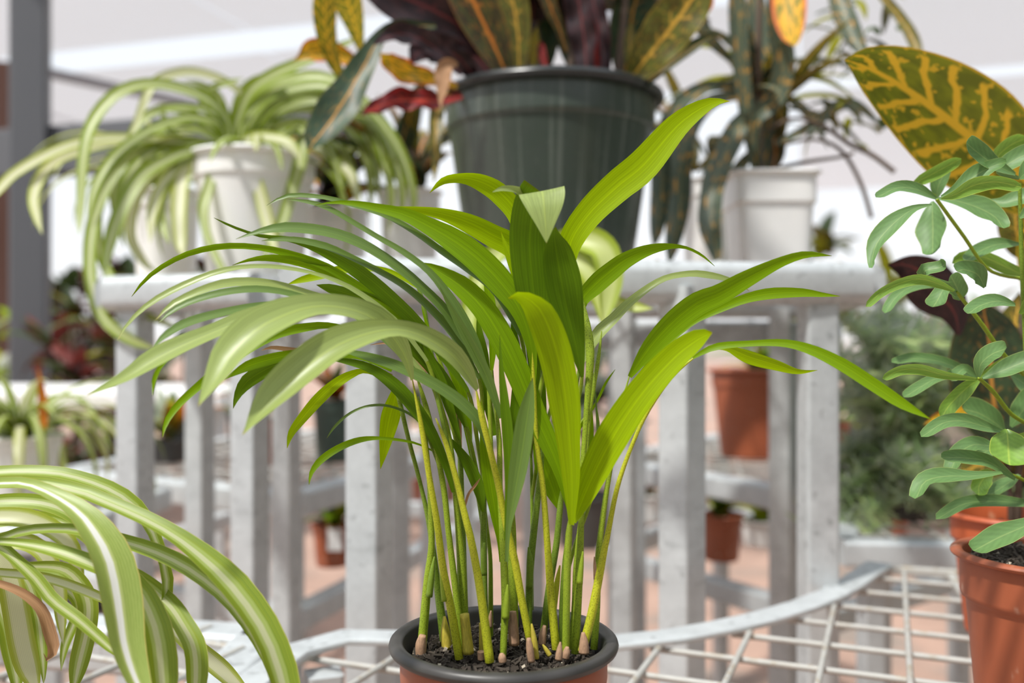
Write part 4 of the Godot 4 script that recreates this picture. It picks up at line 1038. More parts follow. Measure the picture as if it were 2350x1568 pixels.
func build_green_croton() -> void:
	var c := at(1263, 212, 1.18)
	c.y = at(1263, 222, 1.18).y
	var h := c.y - BENCH - 0.0028
	var o := thing("croton_plant", "croton with dark orange-ribbed leaves in a large dark green nursery pot", "potted plant", Vector3(c.x, BENCH + 0.0028, c.z), "croton plants")
	pot(o, c, 0.1375, h, 0.102, M.green_pot, M.green_rim, 0.007, 0.046, 0.0, 0.006)
	var l := [
		["croton_purple", 10, 1.10, 1.02, [[1170, 150, 15], [1090, 80, 45], [1000, 25, 62], [900, -20, 55], [800, -80, 20], [760, -110, 0]], 0.25, 0.1],
		["croton_orange", 5, 1.09, 1.05, [[1170, 190, 10], [1150, 140, 30], [1118, 70, 46], [1085, 0, 52], [1045, -90, 45], [1000, -200, 0]]],
		["croton_olive", 5, 1.12, 1.10, [[1190, 180, 10], [1190, 100, 26], [1180, 20, 36], [1160, -60, 30], [1140, -150, 0]]],
		["croton_purple", 20, 1.06, 1.00, [[1060, 170, 8], [1000, 110, 20], [950, 82, 24], [905, 78, 20], [865, 97, 6], [858, 104, 0]], 0.4, 0.3],
		["croton_purple", 0, 1.10, 1.04, [[1090, 180, 10], [1050, 130, 32], [1000, 110, 34], [960, 120, 26], [940, 150, 0]], 0.3, 0.3],
		["croton_purple", 0, 1.12, 1.12, [[1140, 190, 12], [1100, 140, 34], [1060, 90, 38], [1010, 40, 38], [950, 0, 0]]],
		["dry", 10, 1.03, 1.0, [[1050, 150, 4], [1030, 145, 12], [1018, 165, 20], [1016, 200, 15], [1012, 225, 7], [1012, 250, 0]], 0.4, 0.2],
		["croton_red", 30, 1.08, 1.02, [[1060, 220, 6], [1015, 232, 14], [960, 228, 24], [900, 232, 22], [850, 253, 11], [830, 266, 0]], 0.3, 0.35],
		["croton_flame", 15, 1.07, 1.0, [[1050, 200, 6], [990, 180, 16], [930, 165, 26], [890, 140, 20], [872, 122, 0]], 0.3, 0.3],
		["croton_green", 20, 1.06, 0.95, [[1000, 60, 6], [920, 60, 14], [872, 85, 16], [840, 140, 26], [803, 205, 38], [765, 265, 42], [730, 312, 32], [712, 335, 12], [706, 345, 0]], 0.35, 0.15],
		["croton_yellow", 5, 1.10, 1.05, [[800, 200, 6], [765, 140, 16], [748, 70, 24], [745, 0, 25], [752, -70, 0]]],
		["croton_flame", 10, 1.10, 1.08, [[850, 170, 6], [780, 125, 20], [720, 115, 26], [690, 130, 8], [672, 140, 0]], 0.3],
		["croton_yellow", 10, 1.12, 1.10, [[830, 120, 6], [810, 40, 26], [790, -20, 34], [770, -80, 0]]],
		["croton_orange", 0, 1.12, 1.10, [[1300, 120, 5], [1284, 66, 10], [1265, 20, 16], [1245, -40, 18], [1235, -90, 0]]],
		["croton_purple", 10, 1.07, 1.06, [[1350, 200, 10], [1345, 150, 20], [1340, 90, 30], [1330, 20, 32], [1320, -60, 20], [1310, -110, 0]], 0.5, 0.3],
		["croton_purple", -10, 1.09, 1.09, [[1385, 200, 8], [1386, 140, 16], [1378, 70, 20], [1362, 0, 22], [1350, -80, 0]], 0.5, 0.3],
		["croton_red", 10, 1.08, 1.08, [[1375, 190, 6], [1368, 130, 10], [1360, 70, 12], [1352, 10, 0]]],
		["croton_olive", 15, 1.10, 1.02, [[1440, 190, 10], [1470, 150, 34], [1505, 105, 50], [1545, 55, 56], [1590, -10, 50], [1630, -90, 0]], 0.25, 0.1],
		["croton_green", 30, 1.10, 1.05, [[1470, 200, 8], [1495, 178, 14], [1547, 140, 13], [1587, 110, 14], [1625, 88, 9], [1646, 76, 0]], 0.5],
		["croton_flame", 5, 1.12, 1.10, [[1570, 90, 4], [1600, 40, 14], [1615, 0, 24], [1620, -50, 0]]],
		["croton_green", 0, 1.22, 1.22, [[1240, 190, 12], [1235, 120, 44], [1230, 50, 52], [1225, -40, 40], [1220, -120, 0]]],
		["croton_green", 0, 1.22, 1.22, [[1330, 190, 12], [1330, 120, 44], [1320, 50, 52], [1300, -40, 40], [1290, -120, 0]]],
		["croton_green", 5, 1.2, 1.16, [[1430, 190, 12], [1440, 120, 40], [1450, 40, 48], [1470, -40, 36], [1490, -120, 0]]],
		["croton_orange", 0, 1.2, 1.18, [[1130, 190, 12], [1110, 120, 40], [1050, 60, 46], [990, 0, 40], [950, -80, 0]]],
		["croton_purple", 0, 1.2, 1.2, [[1210, 190, 10], [1215, 130, 26], [1205, 70, 32], [1200, 0, 0]]],
		["croton_yellow", 0, 1.13, 1.13, [[1220, 190, 5], [1224, 140, 10], [1228, 90, 10], [1232, 60, 0]]],
		["croton_olive", 0, 1.12, 1.12, [[1455, 190, 5], [1447, 140, 12], [1446, 90, 14], [1450, 50, 0]]],
		["croton_red", 0, 1.12, 1.12, [[1260, 170, 4], [1245, 130, 10], [1242, 105, 8], [1240, 95, 0]]],
		["croton_olive", 5, 1.14, 1.06, [[1120, 185, 10], [1060, 200, 12], [1010, 235, 16], [1000, 300, 16], [1000, 370, 10], [995, 420, 0]]],
	]
	blades(o, l)
	for s in [[[1415, 230, 12], [1422, 130, 10], [1430, 50, 9], [1440, -60, 8]], [[1200, 230, 12], [1200, 130, 10], [1195, 30, 10], [1190, -60, 8]], [[1310, 230, 10], [1312, 120, 8], [1318, 0, 8], [1320, -60, 6]]]:
		part("stem", pxtube(s, 1.15, 1.15, 10), M.branch, o)
	tuft(o, c + Vector3(0, 0.09, 0), 26, 0.20, 0.026, [M.croton_purple, M.croton_green, M.croton_orange, M.croton_olive], 0.2, 1.1, 0.7, 0, 0.15, 0.03)

func build_umbrella_plant() -> void:
	var c := at(2408, 1268, 0.60)
	var h := c.y - SHELF - 0.0028
	var o := thing("umbrella_plant", "umbrella plant with oval grey-green leaflets in a clay pot at the right edge", "potted plant", Vector3(c.x, SHELF + 0.0028, c.z))
	pot(o, c, 0.0560, h, 0.040, M.clay, M.clay, 0.004, 0.030, 0.0, 0.0024, 0.008)
	crumbs(o, c + Vector3(0, -0.006, 0), 0.046, 900)
	part("tag", bar([c + Vector3(-0.030, -0.075, 0.037), c + Vector3(-0.006, -0.075, 0.0478)], 0.001, 0.045, 0.0004), M.tag, o.get_node("pot_body"))
	var l := [
		[[2149, 456, 3], [2105, 434, 13], [2060, 430, 12], [2010, 453, 0]], [[2149, 452, 3], [2104, 424, 10], [2150, 395, 15], [2206, 364, 0]],
		[[2139, 470, 2], [2097, 479, 8], [2052, 510, 20], [2012, 556, 18], [2000, 600, 8], [2002, 615, 0]], [[2140, 462, 2], [2139, 485, 18], [2139, 524, 33], [2139, 560, 22], [2139, 584, 0]],
		[[2150, 456, 2], [2195, 460, 12], [2246, 475, 23], [2285, 497, 18], [2304, 524, 0]], [[2160, 456, 2], [2190, 448, 10], [2238, 425, 18], [2286, 418, 15], [2345, 430, 0]],
		[[2149, 456, 3], [2153, 425, 17], [2168, 395, 16], [2180, 375, 0]], [[2160, 452, 3], [2195, 436, 12], [2238, 402, 20], [2280, 380, 14], [2310, 372, 0]],
		[[2330, 400, 3], [2280, 375, 16], [2240, 345, 20], [2218, 326, 0]], [[2330, 400, 3], [2290, 366, 15], [2318, 335, 20], [2360, 315, 0]], [[2340, 410, 3], [2360, 390, 20], [2400, 360, 22], [2440, 340, 0]],
		[[2340, 410, 3], [2300, 390, 14], [2340, 360, 22], [2400, 340, 0]], [[2270, 460, 3], [2300, 465, 12], [2340, 455, 18], [2390, 440, 0]],
		[[2190, 668, 3], [2156, 653, 9], [2112, 641, 12], [2067, 650, 11], [2022, 672, 10], [1987, 704, 0]], [[2180, 662, 3], [2127, 653, 10], [2082, 662, 13], [2052, 686, 12], [2031, 719, 0]],
		[[2205, 688, 3], [2202, 672, 18], [2192, 650, 19], [2182, 632, 0]], [[2180, 650, 3], [2135, 640, 9], [2120, 622, 14], [2160, 612, 12], [2170, 600, 0]],
		[[2400, 680, 4], [2350, 635, 12], [2305, 612, 15], [2261, 592, 15], [2216, 587, 13], [2185, 604, 0]], [[2260, 660, 3], [2245, 630, 20], [2215, 618, 18], [2195, 622, 0]], [[2195, 680, 3], [2170, 660, 12], [2150, 690, 20], [2140, 705, 0]],
		[[2240, 870, 3], [2210, 850, 9], [2156, 829, 11], [2097, 822, 11], [2046, 832, 0]], [[2240, 870, 3], [2171, 862, 9], [2112, 848, 12], [2067, 850, 11], [2025, 869, 0]],
		[[2200, 860, 3], [2150, 868, 10], [2112, 888, 13], [2074, 912, 0]], [[2246, 868, 3], [2216, 846, 10], [2190, 862, 13], [2172, 858, 0]], [[2246, 866, 3], [2250, 835, 15], [2275, 812, 20], [2310, 798, 0]],
		[[2246, 866, 3], [2281, 848, 12], [2305, 832, 11], [2320, 824, 0]], [[2255, 868, 3], [2300, 850, 18], [2350, 830, 22], [2400, 820, 0]],
		[[2300, 990, 3], [2267, 981, 11], [2212, 966, 16], [2165, 970, 15], [2114, 1003, 0]], [[2306, 990, 3], [2285, 970, 20], [2250, 948, 26], [2208, 936, 0]],
		[[2310, 985, 3], [2314, 1010, 34], [2316, 1040, 42], [2318, 1068, 0]], [[2300, 1000, 3], [2280, 1022, 10], [2233, 1020, 18], [2199, 1042, 18], [2178, 1086, 0]],
		[[2300, 1000, 3], [2276, 1026, 12], [2250, 1043, 20], [2222, 1050, 0]], [[2300, 1085, 3], [2233, 1092, 10], [2169, 1092, 17], [2122, 1104, 18], [2100, 1145, 0]],
		[[2280, 1085, 3], [2262, 1095, 18], [2248, 1115, 19], [2246, 1137, 0]], [[2400, 1160, 3], [2350, 1155, 9], [2276, 1150, 14], [2212, 1156, 14], [2148, 1192, 0]],
		[[2420, 1180, 3], [2350, 1208, 18], [2297, 1230, 26], [2255, 1252, 22], [2233, 1264, 0]], [[2320, 980, 3], [2340, 950, 20], [2360, 920, 22], [2380, 900, 0]], [[2330, 1000, 3], [2380, 1010, 24], [2430, 1030, 24], [2460, 1050, 0]],
		[[2330, 1100, 4], [2270, 1060, 14], [2210, 1050, 16], [2160, 1050, 0]], [[2320, 860, 3], [2350, 880, 18], [2380, 910, 18], [2400, 930, 0]], [[2330, 700, 3], [2290, 690, 14], [2250, 700, 16], [2220, 720, 0]],
		[[2340, 720, 3], [2370, 690, 18], [2410, 670, 20], [2450, 660, 0]], [[2340, 560, 3], [2290, 560, 14], [2250, 575, 16], [2215, 600, 0]], [[2340, 500, 3], [2370, 480, 18], [2410, 470, 20], [2450, 465, 0]],
		[[2340, 1090, 3], [2310, 1110, 14], [2280, 1130, 14], [2250, 1150, 0]], [[2250, 870, 3], [2220, 890, 16], [2180, 930, 18], [2160, 960, 0]],
	]
	for i in l.size():
		var dd := 0.56 + 0.05 * sin(i * 2.3)
		var e: Array = l[i][-1]
		var f: Array = l[i][-2]
		l[i].insert(l[i].size() - 1, [lerpf(f[0], e[0], 0.8), lerpf(f[1], e[1], 0.8), f[2] * 0.78])
		part("leaflet", blade(l[i], dd + 0.02, dd, [38.0, -15.0, 30.0, 25.0][i % 4], 0.32, 0.05, 0.0, 16), M.umbrella_young if i % 4 == 1 else M.umbrella, o)
	for s in [[[2395, 1280, 6], [2380, 1150, 6], [2360, 900, 6], [2345, 600, 5], [2340, 420, 4]], [[2405, 1280, 6], [2400, 1100, 6], [2380, 960, 5], [2360, 820, 5]], [[2350, 640, 4], [2270, 620, 4], [2210, 540, 4], [2150, 458, 4]], [[2350, 860, 5], [2300, 810, 5], [2250, 740, 5], [2195, 670, 4]], [[2370, 980, 5], [2320, 950, 5], [2280, 900, 5], [2246, 868, 4]], [[2390, 1080, 5], [2360, 1050, 5], [2330, 1020, 4], [2306, 990, 4]], [[2400, 1160, 4], [2360, 1110, 4], [2320, 1090, 4], [2290, 1085, 4]]]:
		part("stem", pxtube(s, 0.60, 0.575, 14), M.stem_green if s[0][2] < 6 else M.stem_deep, o)

func build_right_crotons() -> void:
	# behind the umbrella plant: orange pot, big yellow-veined leaf
	var c := at(2312, 1175, 0.86)
	var h := c.y - SHELF - 0.0028
	var o := thing("croton_plant", "croton with one big yellow-veined leaf, in a bright orange pot behind the umbrella plant", "potted plant", Vector3(c.x, SHELF + 0.0028, c.z), "croton plants")
	pot(o, c, 0.052, h, 0.036, M.clay_bright, M.clay_bright, 0.004, 0.025)
	blades(o, [
		["croton_yellow", 12, 0.80, 0.70, [[2480, 480, 10], [2390, 440, 60], [2320, 385, 95], [2230, 315, 118], [2140, 245, 108], [2050, 185, 78], [1980, 150, 42], [1938, 138, 0]], 0.15],
		["croton_purple", -20, 0.82, 0.78, [[2200, 770, 5], [2190, 720, 30], [2150, 670, 55], [2120, 630, 50], [2080, 610, 30], [2035, 608, 0]], 0.3],
		["croton_green", 15, 0.84, 0.80, [[2310, 1060, 8], [2290, 980, 60], [2275, 890, 85], [2270, 800, 80], [2260, 730, 50], [2250, 690, 0]], 0.2],
		["croton_yellow", 15, 0.84, 0.82, [[2360, 700, 8], [2380, 600, 40], [2390, 520, 40], [2400, 440, 0]]],
		["croton_olive", 15, 0.86, 0.84, [[2370, 600, 8], [2340, 560, 30], [2330, 500, 34], [2345, 440, 0]]],
		["croton_green", 15, 0.86, 0.84, [[2340, 1120, 8], [2360, 1040, 50], [2380, 950, 60], [2390, 860, 0]]],
		["croton_olive", 10, 0.86, 0.84, [[2330, 1080, 6], [2300, 1060, 30], [2240, 1070, 34], [2200, 1090, 0]]],
		["croton_flame", 15, 0.84, 0.80, [[2350, 960, 5], [2300, 950, 10], [2230, 940, 14], [2160, 955, 10], [2120, 975, 0]], 0.4],
		["croton_olive", 10, 0.88, 0.88, [[2350, 860, 8], [2330, 800, 34], [2330, 740, 36], [2340, 670, 0]]],
	])
	part("stem", pxtube([[2335, 1200, 9], [2340, 1000, 8], [2352, 700, 8], [2400, 460, 6]], 0.86, 0.82, 14), M.branch, o)
	part("stem", pxtube([[2320, 1200, 7], [2310, 1050, 6], [2250, 800, 6], [2200, 770, 5]], 0.86, 0.84, 14), M.branch, o)

	# narrow-leaved croton in a square white pot
	c = at(1762, 404, 1.34)
	h = c.y - BENCH - 0.0028
	o = thing("croton_plant", "croton with long narrow grey-green leaves in a square white pot on the bench", "potted plant", Vector3(c.x, BENCH + 0.0028, c.z), "croton plants")
	pot(o, c, 0.0605, h, 0.047, M.white_pot, M.white_pot, 0.004, 0.045, 1.0)
	blades(o, [
		["croton_narrow", 10, 1.32, 1.28, [[1735, 400, 8], [1715, 270, 16], [1700, 130, 20], [1693, 0, 20], [1690, -90, 0]], 0.4],
		["croton_narrow", 10, 1.32, 1.26, [[1740, 380, 8], [1728, 280, 18], [1779, 225, 24], [1800, 144, 25], [1785, 60, 22], [1760, -40, 0]], 0.4],
		["croton_narrow", 15, 1.32, 1.20, [[1735, 300, 8], [1705, 275, 18], [1680, 322, 26], [1650, 385, 27], [1634, 447, 27], [1630, 510, 26], [1642, 570, 18], [1650, 620, 0]], 0.3, 0.15],
		["croton_narrow", 10, 1.32, 1.22, [[1700, 200, 8], [1620, 200, 14], [1560, 240, 18], [1522, 319, 22], [1517, 438, 23], [1508, 528, 16], [1500, 570, 0]], 0.3],
		["croton_narrow", 15, 1.32, 1.22, [[1710, 220, 8], [1640, 230, 16], [1590, 280, 22], [1567, 345, 25], [1559, 468, 26], [1545, 560, 18], [1535, 610, 0]], 0.3, 0.1],
		["croton_flame", 8, 1.26, 1.12, [[1790, -120, 10], [1808, -50, 34], [1812, 15, 39], [1818, 68, 30], [1824, 96, 14], [1826, 106, 0]], 0.2],
		["croton_narrow", 10, 1.33, 1.26, [[1880, -80, 10], [1918, -20, 20], [1938, 40, 25], [1967, 100, 19], [1998, 136, 0]], 0.4],
		["croton_olive", 10, 1.33, 1.26, [[1990, -60, 6], [2025, -10, 10], [2067, 42, 12], [2096, 92, 14], [2106, 135, 10], [2100, 175, 0]], 0.4],
		["croton_narrow", 0, 1.36, 1.36, [[1750, 390, 8], [1755, 300, 22], [1745, 200, 28], [1740, 90, 26], [1735, 0, 20], [1730, -90, 0]], 0.3],
		["croton_olive", 0, 1.38, 1.38, [[1760, 390, 8], [1775, 330, 20], [1790, 260, 20], [1800, 200, 0]]],
		["croton_orange", 0, 1.36, 1.36, [[1770, 395, 8], [1780, 350, 22], [1770, 290, 24], [1765, 240, 0]]],
		["croton_narrow", 10, 1.34, 1.36, [[1750, 330, 6], [1700, 380, 14], [1680, 430, 12], [1675, 470, 0]]],
		["croton_narrow", 10, 1.34, 1.30, [[1690, 150, 6], [1630, 90, 14], [1600, 40, 18], [1570, -20, 0]]],
		["croton_narrow", 10, 1.34, 1.32, [[1780, 330, 6], [1860, 290, 12], [1930, 240, 14], [1980, 250, 10], [2030, 300, 0]]],
	])
	for s in [[[1745, 440, 10], [1742, 300, 9], [1740, 150, 8], [1745, -60, 7]], [[1760, 300, 4], [1823, 271, 4], [1890, 290, 5], [1951, 332, 6], [1999, 354, 6], [2053, 395, 6]], [[1770, 390, 5], [1850, 372, 5], [1930, 360, 4], [1960, 350, 4]], [[1800, 330, 4], [1870, 320, 4], [1930, 345, 5], [1975, 420, 5], [2000, 500, 5]]]:
		part("stem", pxtube(s, 1.34, 1.32, 14), M.branch, o)
	tuft(o, at(1760, 250, 1.36), 26, 0.16, 0.012, [M.croton_narrow, M.croton_olive, M.leaf_yellow, M.croton_narrow], 0.3, 1.5, 1.0, 0, 0.0, 0.03)
	tuft(o, at(1930, 330, 1.36), 16, 0.05, 0.008, [M.leaf_yellow, M.croton_olive, M.leaf_deep], 0.3, 2.4, 0.8, 0, 0.0, 0.05)
	tuft(o, at(1950, 130, 1.40), 20, 0.08, 0.007, [M.leaf_deep, M.croton_narrow, M.leaf_yellow], 0.3, 2.2, 0.8, 0, 0.0, 0.06)

	var row := [[1622, 415, 1.52, 0.045, "white_pot", "white pot between the dark hanging croton leaves, left of the square one", ["croton_narrow", "croton_olive"], 14, 0.2, 0.013], [940, 440, 1.46, 0.050, "white_pot", "white pot half hidden between the spider plant and the dark green pot", ["croton_orange", "croton_olive", "croton_green"], 16, 0.2, 0.018], [775, 480, 1.52, 0.052, "white_pot", "white pot behind the trailing spider plant leaves", ["croton_flame", "croton_purple", "croton_green"], 14, 0.16, 0.018]]
	for r in row:
		c = at(r[0], r[1], r[2])
		o = thing("croton_plant", r[5], "potted plant", Vector3(c.x, BENCH + 0.0028, c.z), "croton plants")
		pot(o, c, r[3], c.y - BENCH - 0.0028, r[3] * 0.8, M[r[4]], M[r[4]], 0.003, 0.03)
		var ms := []
		for k in r[6]:
			ms.append(M[k])
		tuft(o, c + Vector3(0, 0.0, 0), r[7], r[8], r[9], ms, 0.2, 1.3, 0.9, 0, 0.1, 0.02)

func potted(called: String, label: String, group: String, base: Vector3, r: float, h: float, pm: Material, n: int, length: float, hw: float, mats: Array, arch := 1.0, lean := 0.9, shape := 0) -> Node3D:
	var c := base + Vector3(0, h, 0)
	var o := thing(called, label, "potted plant", base, group)
	pot(o, c, r, h, r * 0.74, pm, pm, r * 0.07, h * 0.2)
	var ms := []
	for k in mats:
		ms.append(M[k])
	tuft(o, c + Vector3(0, -h * 0.1, 0), n, length, hw, ms, 0.1, lean, arch, shape, 0.05, r * 0.2)
	return o

func build_background() -> void:
	var s := SHELF + 0.003
	# clay pots seen between the legs of the high bench
	var p := at(1737, 1045, 2.20)
	var o := potted("clay_pot_plant", "tall clay-coloured pot with a white tag, seen between the right bench legs", "plants on the far shelves", Vector3(p.x, s, p.z), 0.112, 0.205, M.clay, 16, 0.10, 0.014, ["leaf_yellow", "leaf_deep", "palm_mid"])
	part("tag", bar([at(1788, 940, 2.075), at(1815, 940, 2.075)], 0.002, 0.068, 0.0008), M.tag, o.get_node("pot_body"))
	p = at(1655, 1300, 2.05)
	potted("clay_pot_plant", "small clay pot with dark leaves low between the right bench legs", "plants on the far shelves", Vector3(p.x, 0.525, p.z), 0.05, 0.1, M.clay, 14, 0.10, 0.014, ["leaf_deep", "leaf_yellow", "palm_green"])
	p = at(1745, 1300, 2.2)
	potted("clay_pot_plant", "small pot with yellow-green leaves low behind the dark right leg", "plants on the far shelves", Vector3(p.x, 0.525, p.z), 0.05, 0.06, M.white_pot, 14, 0.10, 0.016, ["leaf_yellow", "palm_young"])
	p = at(1480, 1250, 2.5)
	potted("flowering_plant", "plant with pink and yellow flowers beyond the middle bench legs", "plants on the far shelves", Vector3(p.x, 0.525, p.z), 0.05, 0.07, M.white_pot, 14, 0.11, 0.016, ["pink", "leaf_yellow", "palm_mid"])
	p = at(765, 1010, 2.10)
	potted("bromeliad", "plant with orange leaves in a dark green pot, seen left of the middle post", "plants on the far shelves", Vector3(p.x, s, p.z), 0.05, 0.14, M.dark_green_pot, 14, 0.13, 0.014, ["leaf_orange", "leaf_orange", "leaf_deep"])
	p = at(765, 1290, 2.0)
	o = potted("clay_pot_plant", "clay pot with a white tag low behind the left bench legs", "plants on the far shelves", Vector3(p.x, 0.525, p.z), 0.048, 0.09, M.clay, 14, 0.12, 0.014, ["leaf_deep", "leaf_yellow", "palm_mid"])
	part("tag", bar([at(752, 1240, 1.945), at(785, 1240, 1.945)], 0.002, 0.045, 0.0008), M.tag, o.get_node("pot_body"))
	p = at(390, 1060, 2.10)
	potted("bromeliad", "bromeliad with orange blades and silvery leaves behind the left bench legs", "plants on the far shelves", Vector3(p.x, s, p.z), 0.05, 0.05, M.black_pot, 18, 0.16, 0.018, ["leaf_orange", "leaf_silver", "leaf_deep", "leaf_yellow", "leaf_silver"], 0.9, 0.9)
	var more := [
		[600, 1010, 2.05, "leafy pot with orange flowers behind the left front post", "clay", ["leaf_deep", "leaf_orange", "fern"]],
		[560, 1040, 2.45, "dark-leaved pot deep behind the left bench legs", "black_pot", ["leaf_deep", "leaf_maroon", "fern"]],
		[1560, 1050, 2.50, "small clay pot with green leaves behind the right front post", "clay", ["fern", "leaf_deep", "leaf_yellow"]],
		[1900, 1090, 2.05, "clay pot with deep green leaves behind the bench corner post", "clay", ["leaf_deep", "fern", "palm_green"]],
	]
	for f in more:
		var b := at(f[0], f[1], f[2])
		potted("potted_plant", f[3], "plants on the far shelves", Vector3(b.x, s, b.z), 0.05, 0.09, M[f[4]], 16, 0.085, 0.014, f[5])
	# spider plants at the left, below the bench tops
	p = at(45, 1075, 1.57)
	var q := thing("spider_plant", "pale spider plant at the left edge below the bench top", "potted plant", Vector3(p.x, SHELF + 0.003, p.z), "spider plants")
	pot(q, Vector3(p.x, SHELF + 0.115, p.z), 0.07, 0.112, 0.05, M.white_pot, M.white_pot, 0.005, 0.02)
	tuft(q, Vector3(p.x, SHELF + 0.10, p.z), 46, 0.27, 0.011, [M.spider, M.spider_cream, M.spider], 0.15, 1.0, 2.0, 1)
	part("leaf", free_leaf(0.10, 0.008, 0.4), M.leaf_orange, q, false).position = Vector3(0.09, 0.13, 0.10)
	# shelf that carries it
	shelf("low_bench", "low wire shelf at the far left carrying the pale spider plant", "plant benches further back", [Vector2(-1.35, 1.40), Vector2(-0.66, 1.37), Vector2(-0.65, 1.74), Vector2(-1.33, 1.80)], SHELF, 0.1, 0.068, 0.0028, 0.04, [[-1.32, 1.43, 8, 0.034], [-0.69, 1.40, 8, 0.034], [-0.68, 1.71, 8, 0.034], [-1.30, 1.77, 8, 0.034]])
	# feathery fern at the right
	feathery(at(2075, 1215, 1.44), 0.30, "feathery green fern filling the gap right of the bench", 130, 1100)
	feathery(at(2400, 1000, 1.42), 0.30, "second feathery fern behind the umbrella plant leaves", 90, 1000)
	# plants far behind, on the floor or on far tables
	var far := [
		["dark red-leaved shrub far behind at the left", 165, 3.9, 1.06, 0.26, ["leaf_maroon", "leaf_red", "leaf_maroon", "leaf_deep"], "black_pot"],
		["red and green shrub far behind, just left of the left bench", 250, 5.2, 1.25, 0.34, ["leaf_red", "leaf_deep", "leaf_maroon", "leaf_yellow"], "black_pot"],
		["yellow-green shrub far behind at the left edge", -10, 4.6, 1.08, 0.24, ["leaf_yellow", "palm_young", "fern_light"], "clay"],
		["brownish low shrub far behind below the red one", 215, 3.55, 0.82, 0.16, ["leaf_maroon", "leaf_deep", "leaf_red"], "black_pot"],
		["yellow-green shrub far behind, right of the high bench", 2010, 4.4, 1.20, 0.36, ["leaf_yellow", "fern_light", "fern"], "clay"],
		["pale green shrub far behind the umbrella plant", 2240, 4.9, 1.1, 0.34, ["fern_light", "fern", "pink"], "white_pot"],
		["green shrub far behind the square white pot", 1840, 5.6, 1.5, 0.4, ["leaf_yellow", "leaf_deep", "croton_olive"], "clay"],
		["dark shrub far behind in the middle, seen through the bench", 1340, 4.6, 0.95, 0.34, ["leaf_deep", "leaf_maroon", "fern"], "black_pot"],
		["green shrub far behind the middle posts", 1000, 5.6, 1.0, 0.34, ["fern", "leaf_deep", "leaf_yellow"], "clay"],
		["pink-flecked shrub far beyond the right end of the high bench", 2100, 6.6, 1.35, 0.36, ["pink", "leaf_deep", "fern"], "black_pot"],
		["maroon shrub far behind between the dark post and the left bench", 205, 6.0, 1.32, 0.42, ["leaf_maroon", "leaf_deep", "leaf_maroon", "leaf_red"], "black_pot"],
		["dusky red shrub far behind, next to the dark post", 120, 7.2, 1.36, 0.46, ["leaf_maroon", "leaf_red", "leaf_deep"], "clay"],
		["deep green shrub far behind the left bench legs", 560, 6.4, 0.9, 0.34, ["leaf_deep", "fern", "leaf_orange"], "clay"],
		["tall green shrub far behind the spider plants", 420, 8.2, 1.5, 0.5, ["leaf_deep", "fern", "leaf_maroon"], "black_pot"],
		["tall dark shrub far behind at the left edge", 30, 8.6, 1.3, 0.5, ["leaf_maroon", "leaf_deep", "fern"], "black_pot"],
	]
	for f in far:
		var b := at(f[1], 784, f[2])
		var sh := thing("shrub", f[0], "shrub", Vector3(b.x, 0, b.z), "shrubs far behind")
		pot(sh, Vector3(b.x, 0.26, b.z), 0.16, 0.26, 0.12, M[f[6]], M[f[6]], 0.01, 0.05)
		part("trunk", tube([[b.x, 0.22, b.z, 0.022], [b.x + 0.02, f[3] * 0.6, b.z, 0.016], [b.x, f[3], b.z, 0.008]], 8, 8), M.branch, sh)
		var ms := []
		for k in f[5]:
			ms.append(M[k])
		for k in 6:
			var g := k * 2.4
			tuft(sh, Vector3(b.x + cos(g) * f[4] * 0.45, lerpf(0.45, f[3], k / 5.0), b.z + sin(g) * f[4] * 0.45), 14, f[4] * 0.75, f[4] * 0.12, ms, 0.2, 2.0, 0.8, 0, 0.05, f[4] * 0.15)
	# a white table edge far left, behind the spider plants
	var tb := thing("low_table", "low pale table far behind the left bench", "table", at(230, 784, 3.1) * Vector3(1, 0, 1), "")
	var t0 := at(110, 880, 3.0)
	part("table_top", bar([Vector3(t0.x - 0.35, 0.83, t0.z), Vector3(t0.x + 0.65, 0.83, t0.z + 0.05)], 0.5, 0.05, 0.01), M.white_pot, tb)
	for k in 4:
		var x: float = t0.x - 0.30 + (k % 2) * 0.9
		var z: float = t0.z - 0.18 + (k / 2) * 0.36
		part("leg", bar([Vector3(x, 0, z), Vector3(x, 0.81, z)], 0.04, 0.04, 0.005, Vector3(0, 0, 1)), M.zinc, tb)

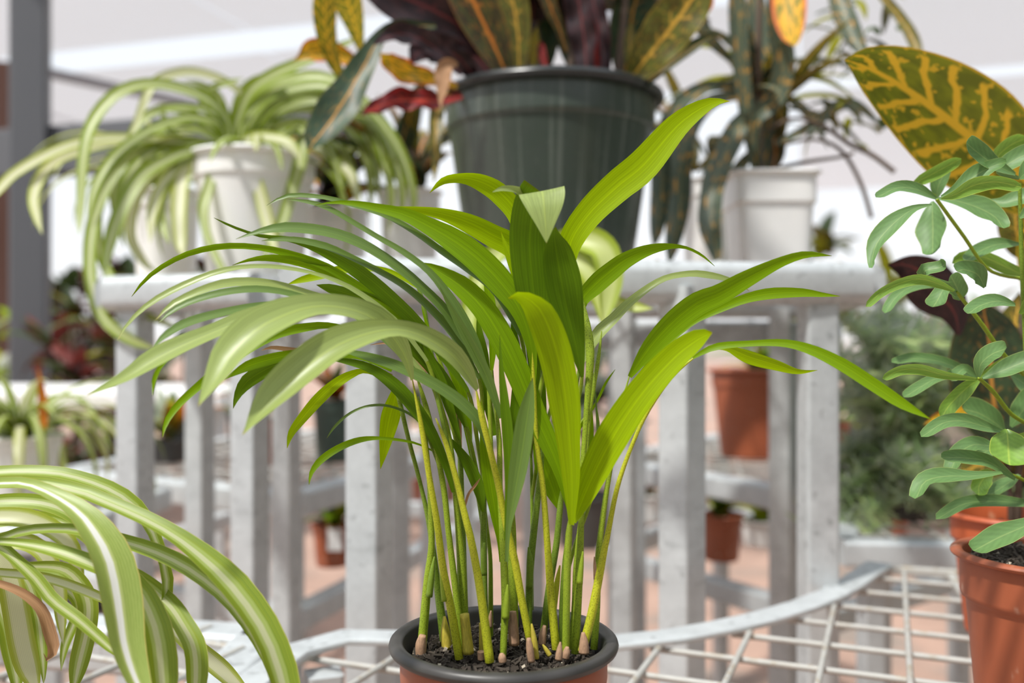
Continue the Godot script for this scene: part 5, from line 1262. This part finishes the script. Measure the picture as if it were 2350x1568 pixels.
func feathery(base: Vector3, size: float, label: String, nst: int, nn: int) -> void:
	var o := thing("feathery_fern", label, "potted plant", Vector3(base.x, SHELF + 0.003, base.z), "feathery ferns")
	pot(o, Vector3(base.x, SHELF + 0.10, base.z), 0.07, 0.097, 0.05, M.black_pot, M.black_pot, 0.005, 0.02)
	var needles := []
	for i in nst:
		var g := rng.randf() * TAU
		var droop := i % 2 == 0
		var lean := rng.randf_range(1.0, 2.0) if droop else rng.randf_range(0.05, 0.55)
		var len := size * (rng.randf_range(0.30, 0.5) if droop else rng.randf_range(0.55, 1.35))
		var dir := Vector3(cos(g) * sin(lean), cos(lean), sin(g) * sin(lean))
		var a := Vector3(base.x, SHELF + 0.085, base.z)
		var pts := []
		for k in 5:
			var t := k / 4.0
			var p := a + dir * len * t + Vector3(0, -0.42 * len * t * t, 0)
			pts.append([p.x, p.y, p.z, 0.0014 * (1.2 - t)])
		part("stem", tube(pts, 6, 5), M.fern, o)
		for k in nn / 12:
			var t := 0.22 + 0.8 * rng.randf()
			var p := a + dir * len * t + Vector3(0, -0.42 * len * t * t, 0)
			var e := Vector3(rng.randf_range(-1, 1), rng.randf_range(-0.7, 1), rng.randf_range(-1, 1)).normalized()
			needles.append([p, e, rng.randf_range(0.5, 1.3)])
	for kind in 2:
		var mm := MultiMesh.new()
		mm.transform_format = MultiMesh.TRANSFORM_3D
		mm.mesh = free_leaf(0.034, 0.0026, 0.5)
		var mine := []
		for i in needles.size():
			if (i % 3 == 0) == (kind == 1):
				mine.append(needles[i])
		mm.instance_count = mine.size()
		for i in mine.size():
			var e: Vector3 = mine[i][1]
			var x := e.cross(Vector3(0.3, 0.2, 0.9)).normalized()
			mm.set_instance_transform(i, Transform3D(Basis(x, e, x.cross(e)).scaled(Vector3.ONE * mine[i][2]), mine[i][0] - o.position))
		var mi := MultiMeshInstance3D.new()
		mi.name = "foliage"
		mi.multimesh = mm
		mi.material_override = M.fern if kind == 0 else M.fern_light
		mi.set_meta("kind", "stuff")
		o.add_child(mi, true)
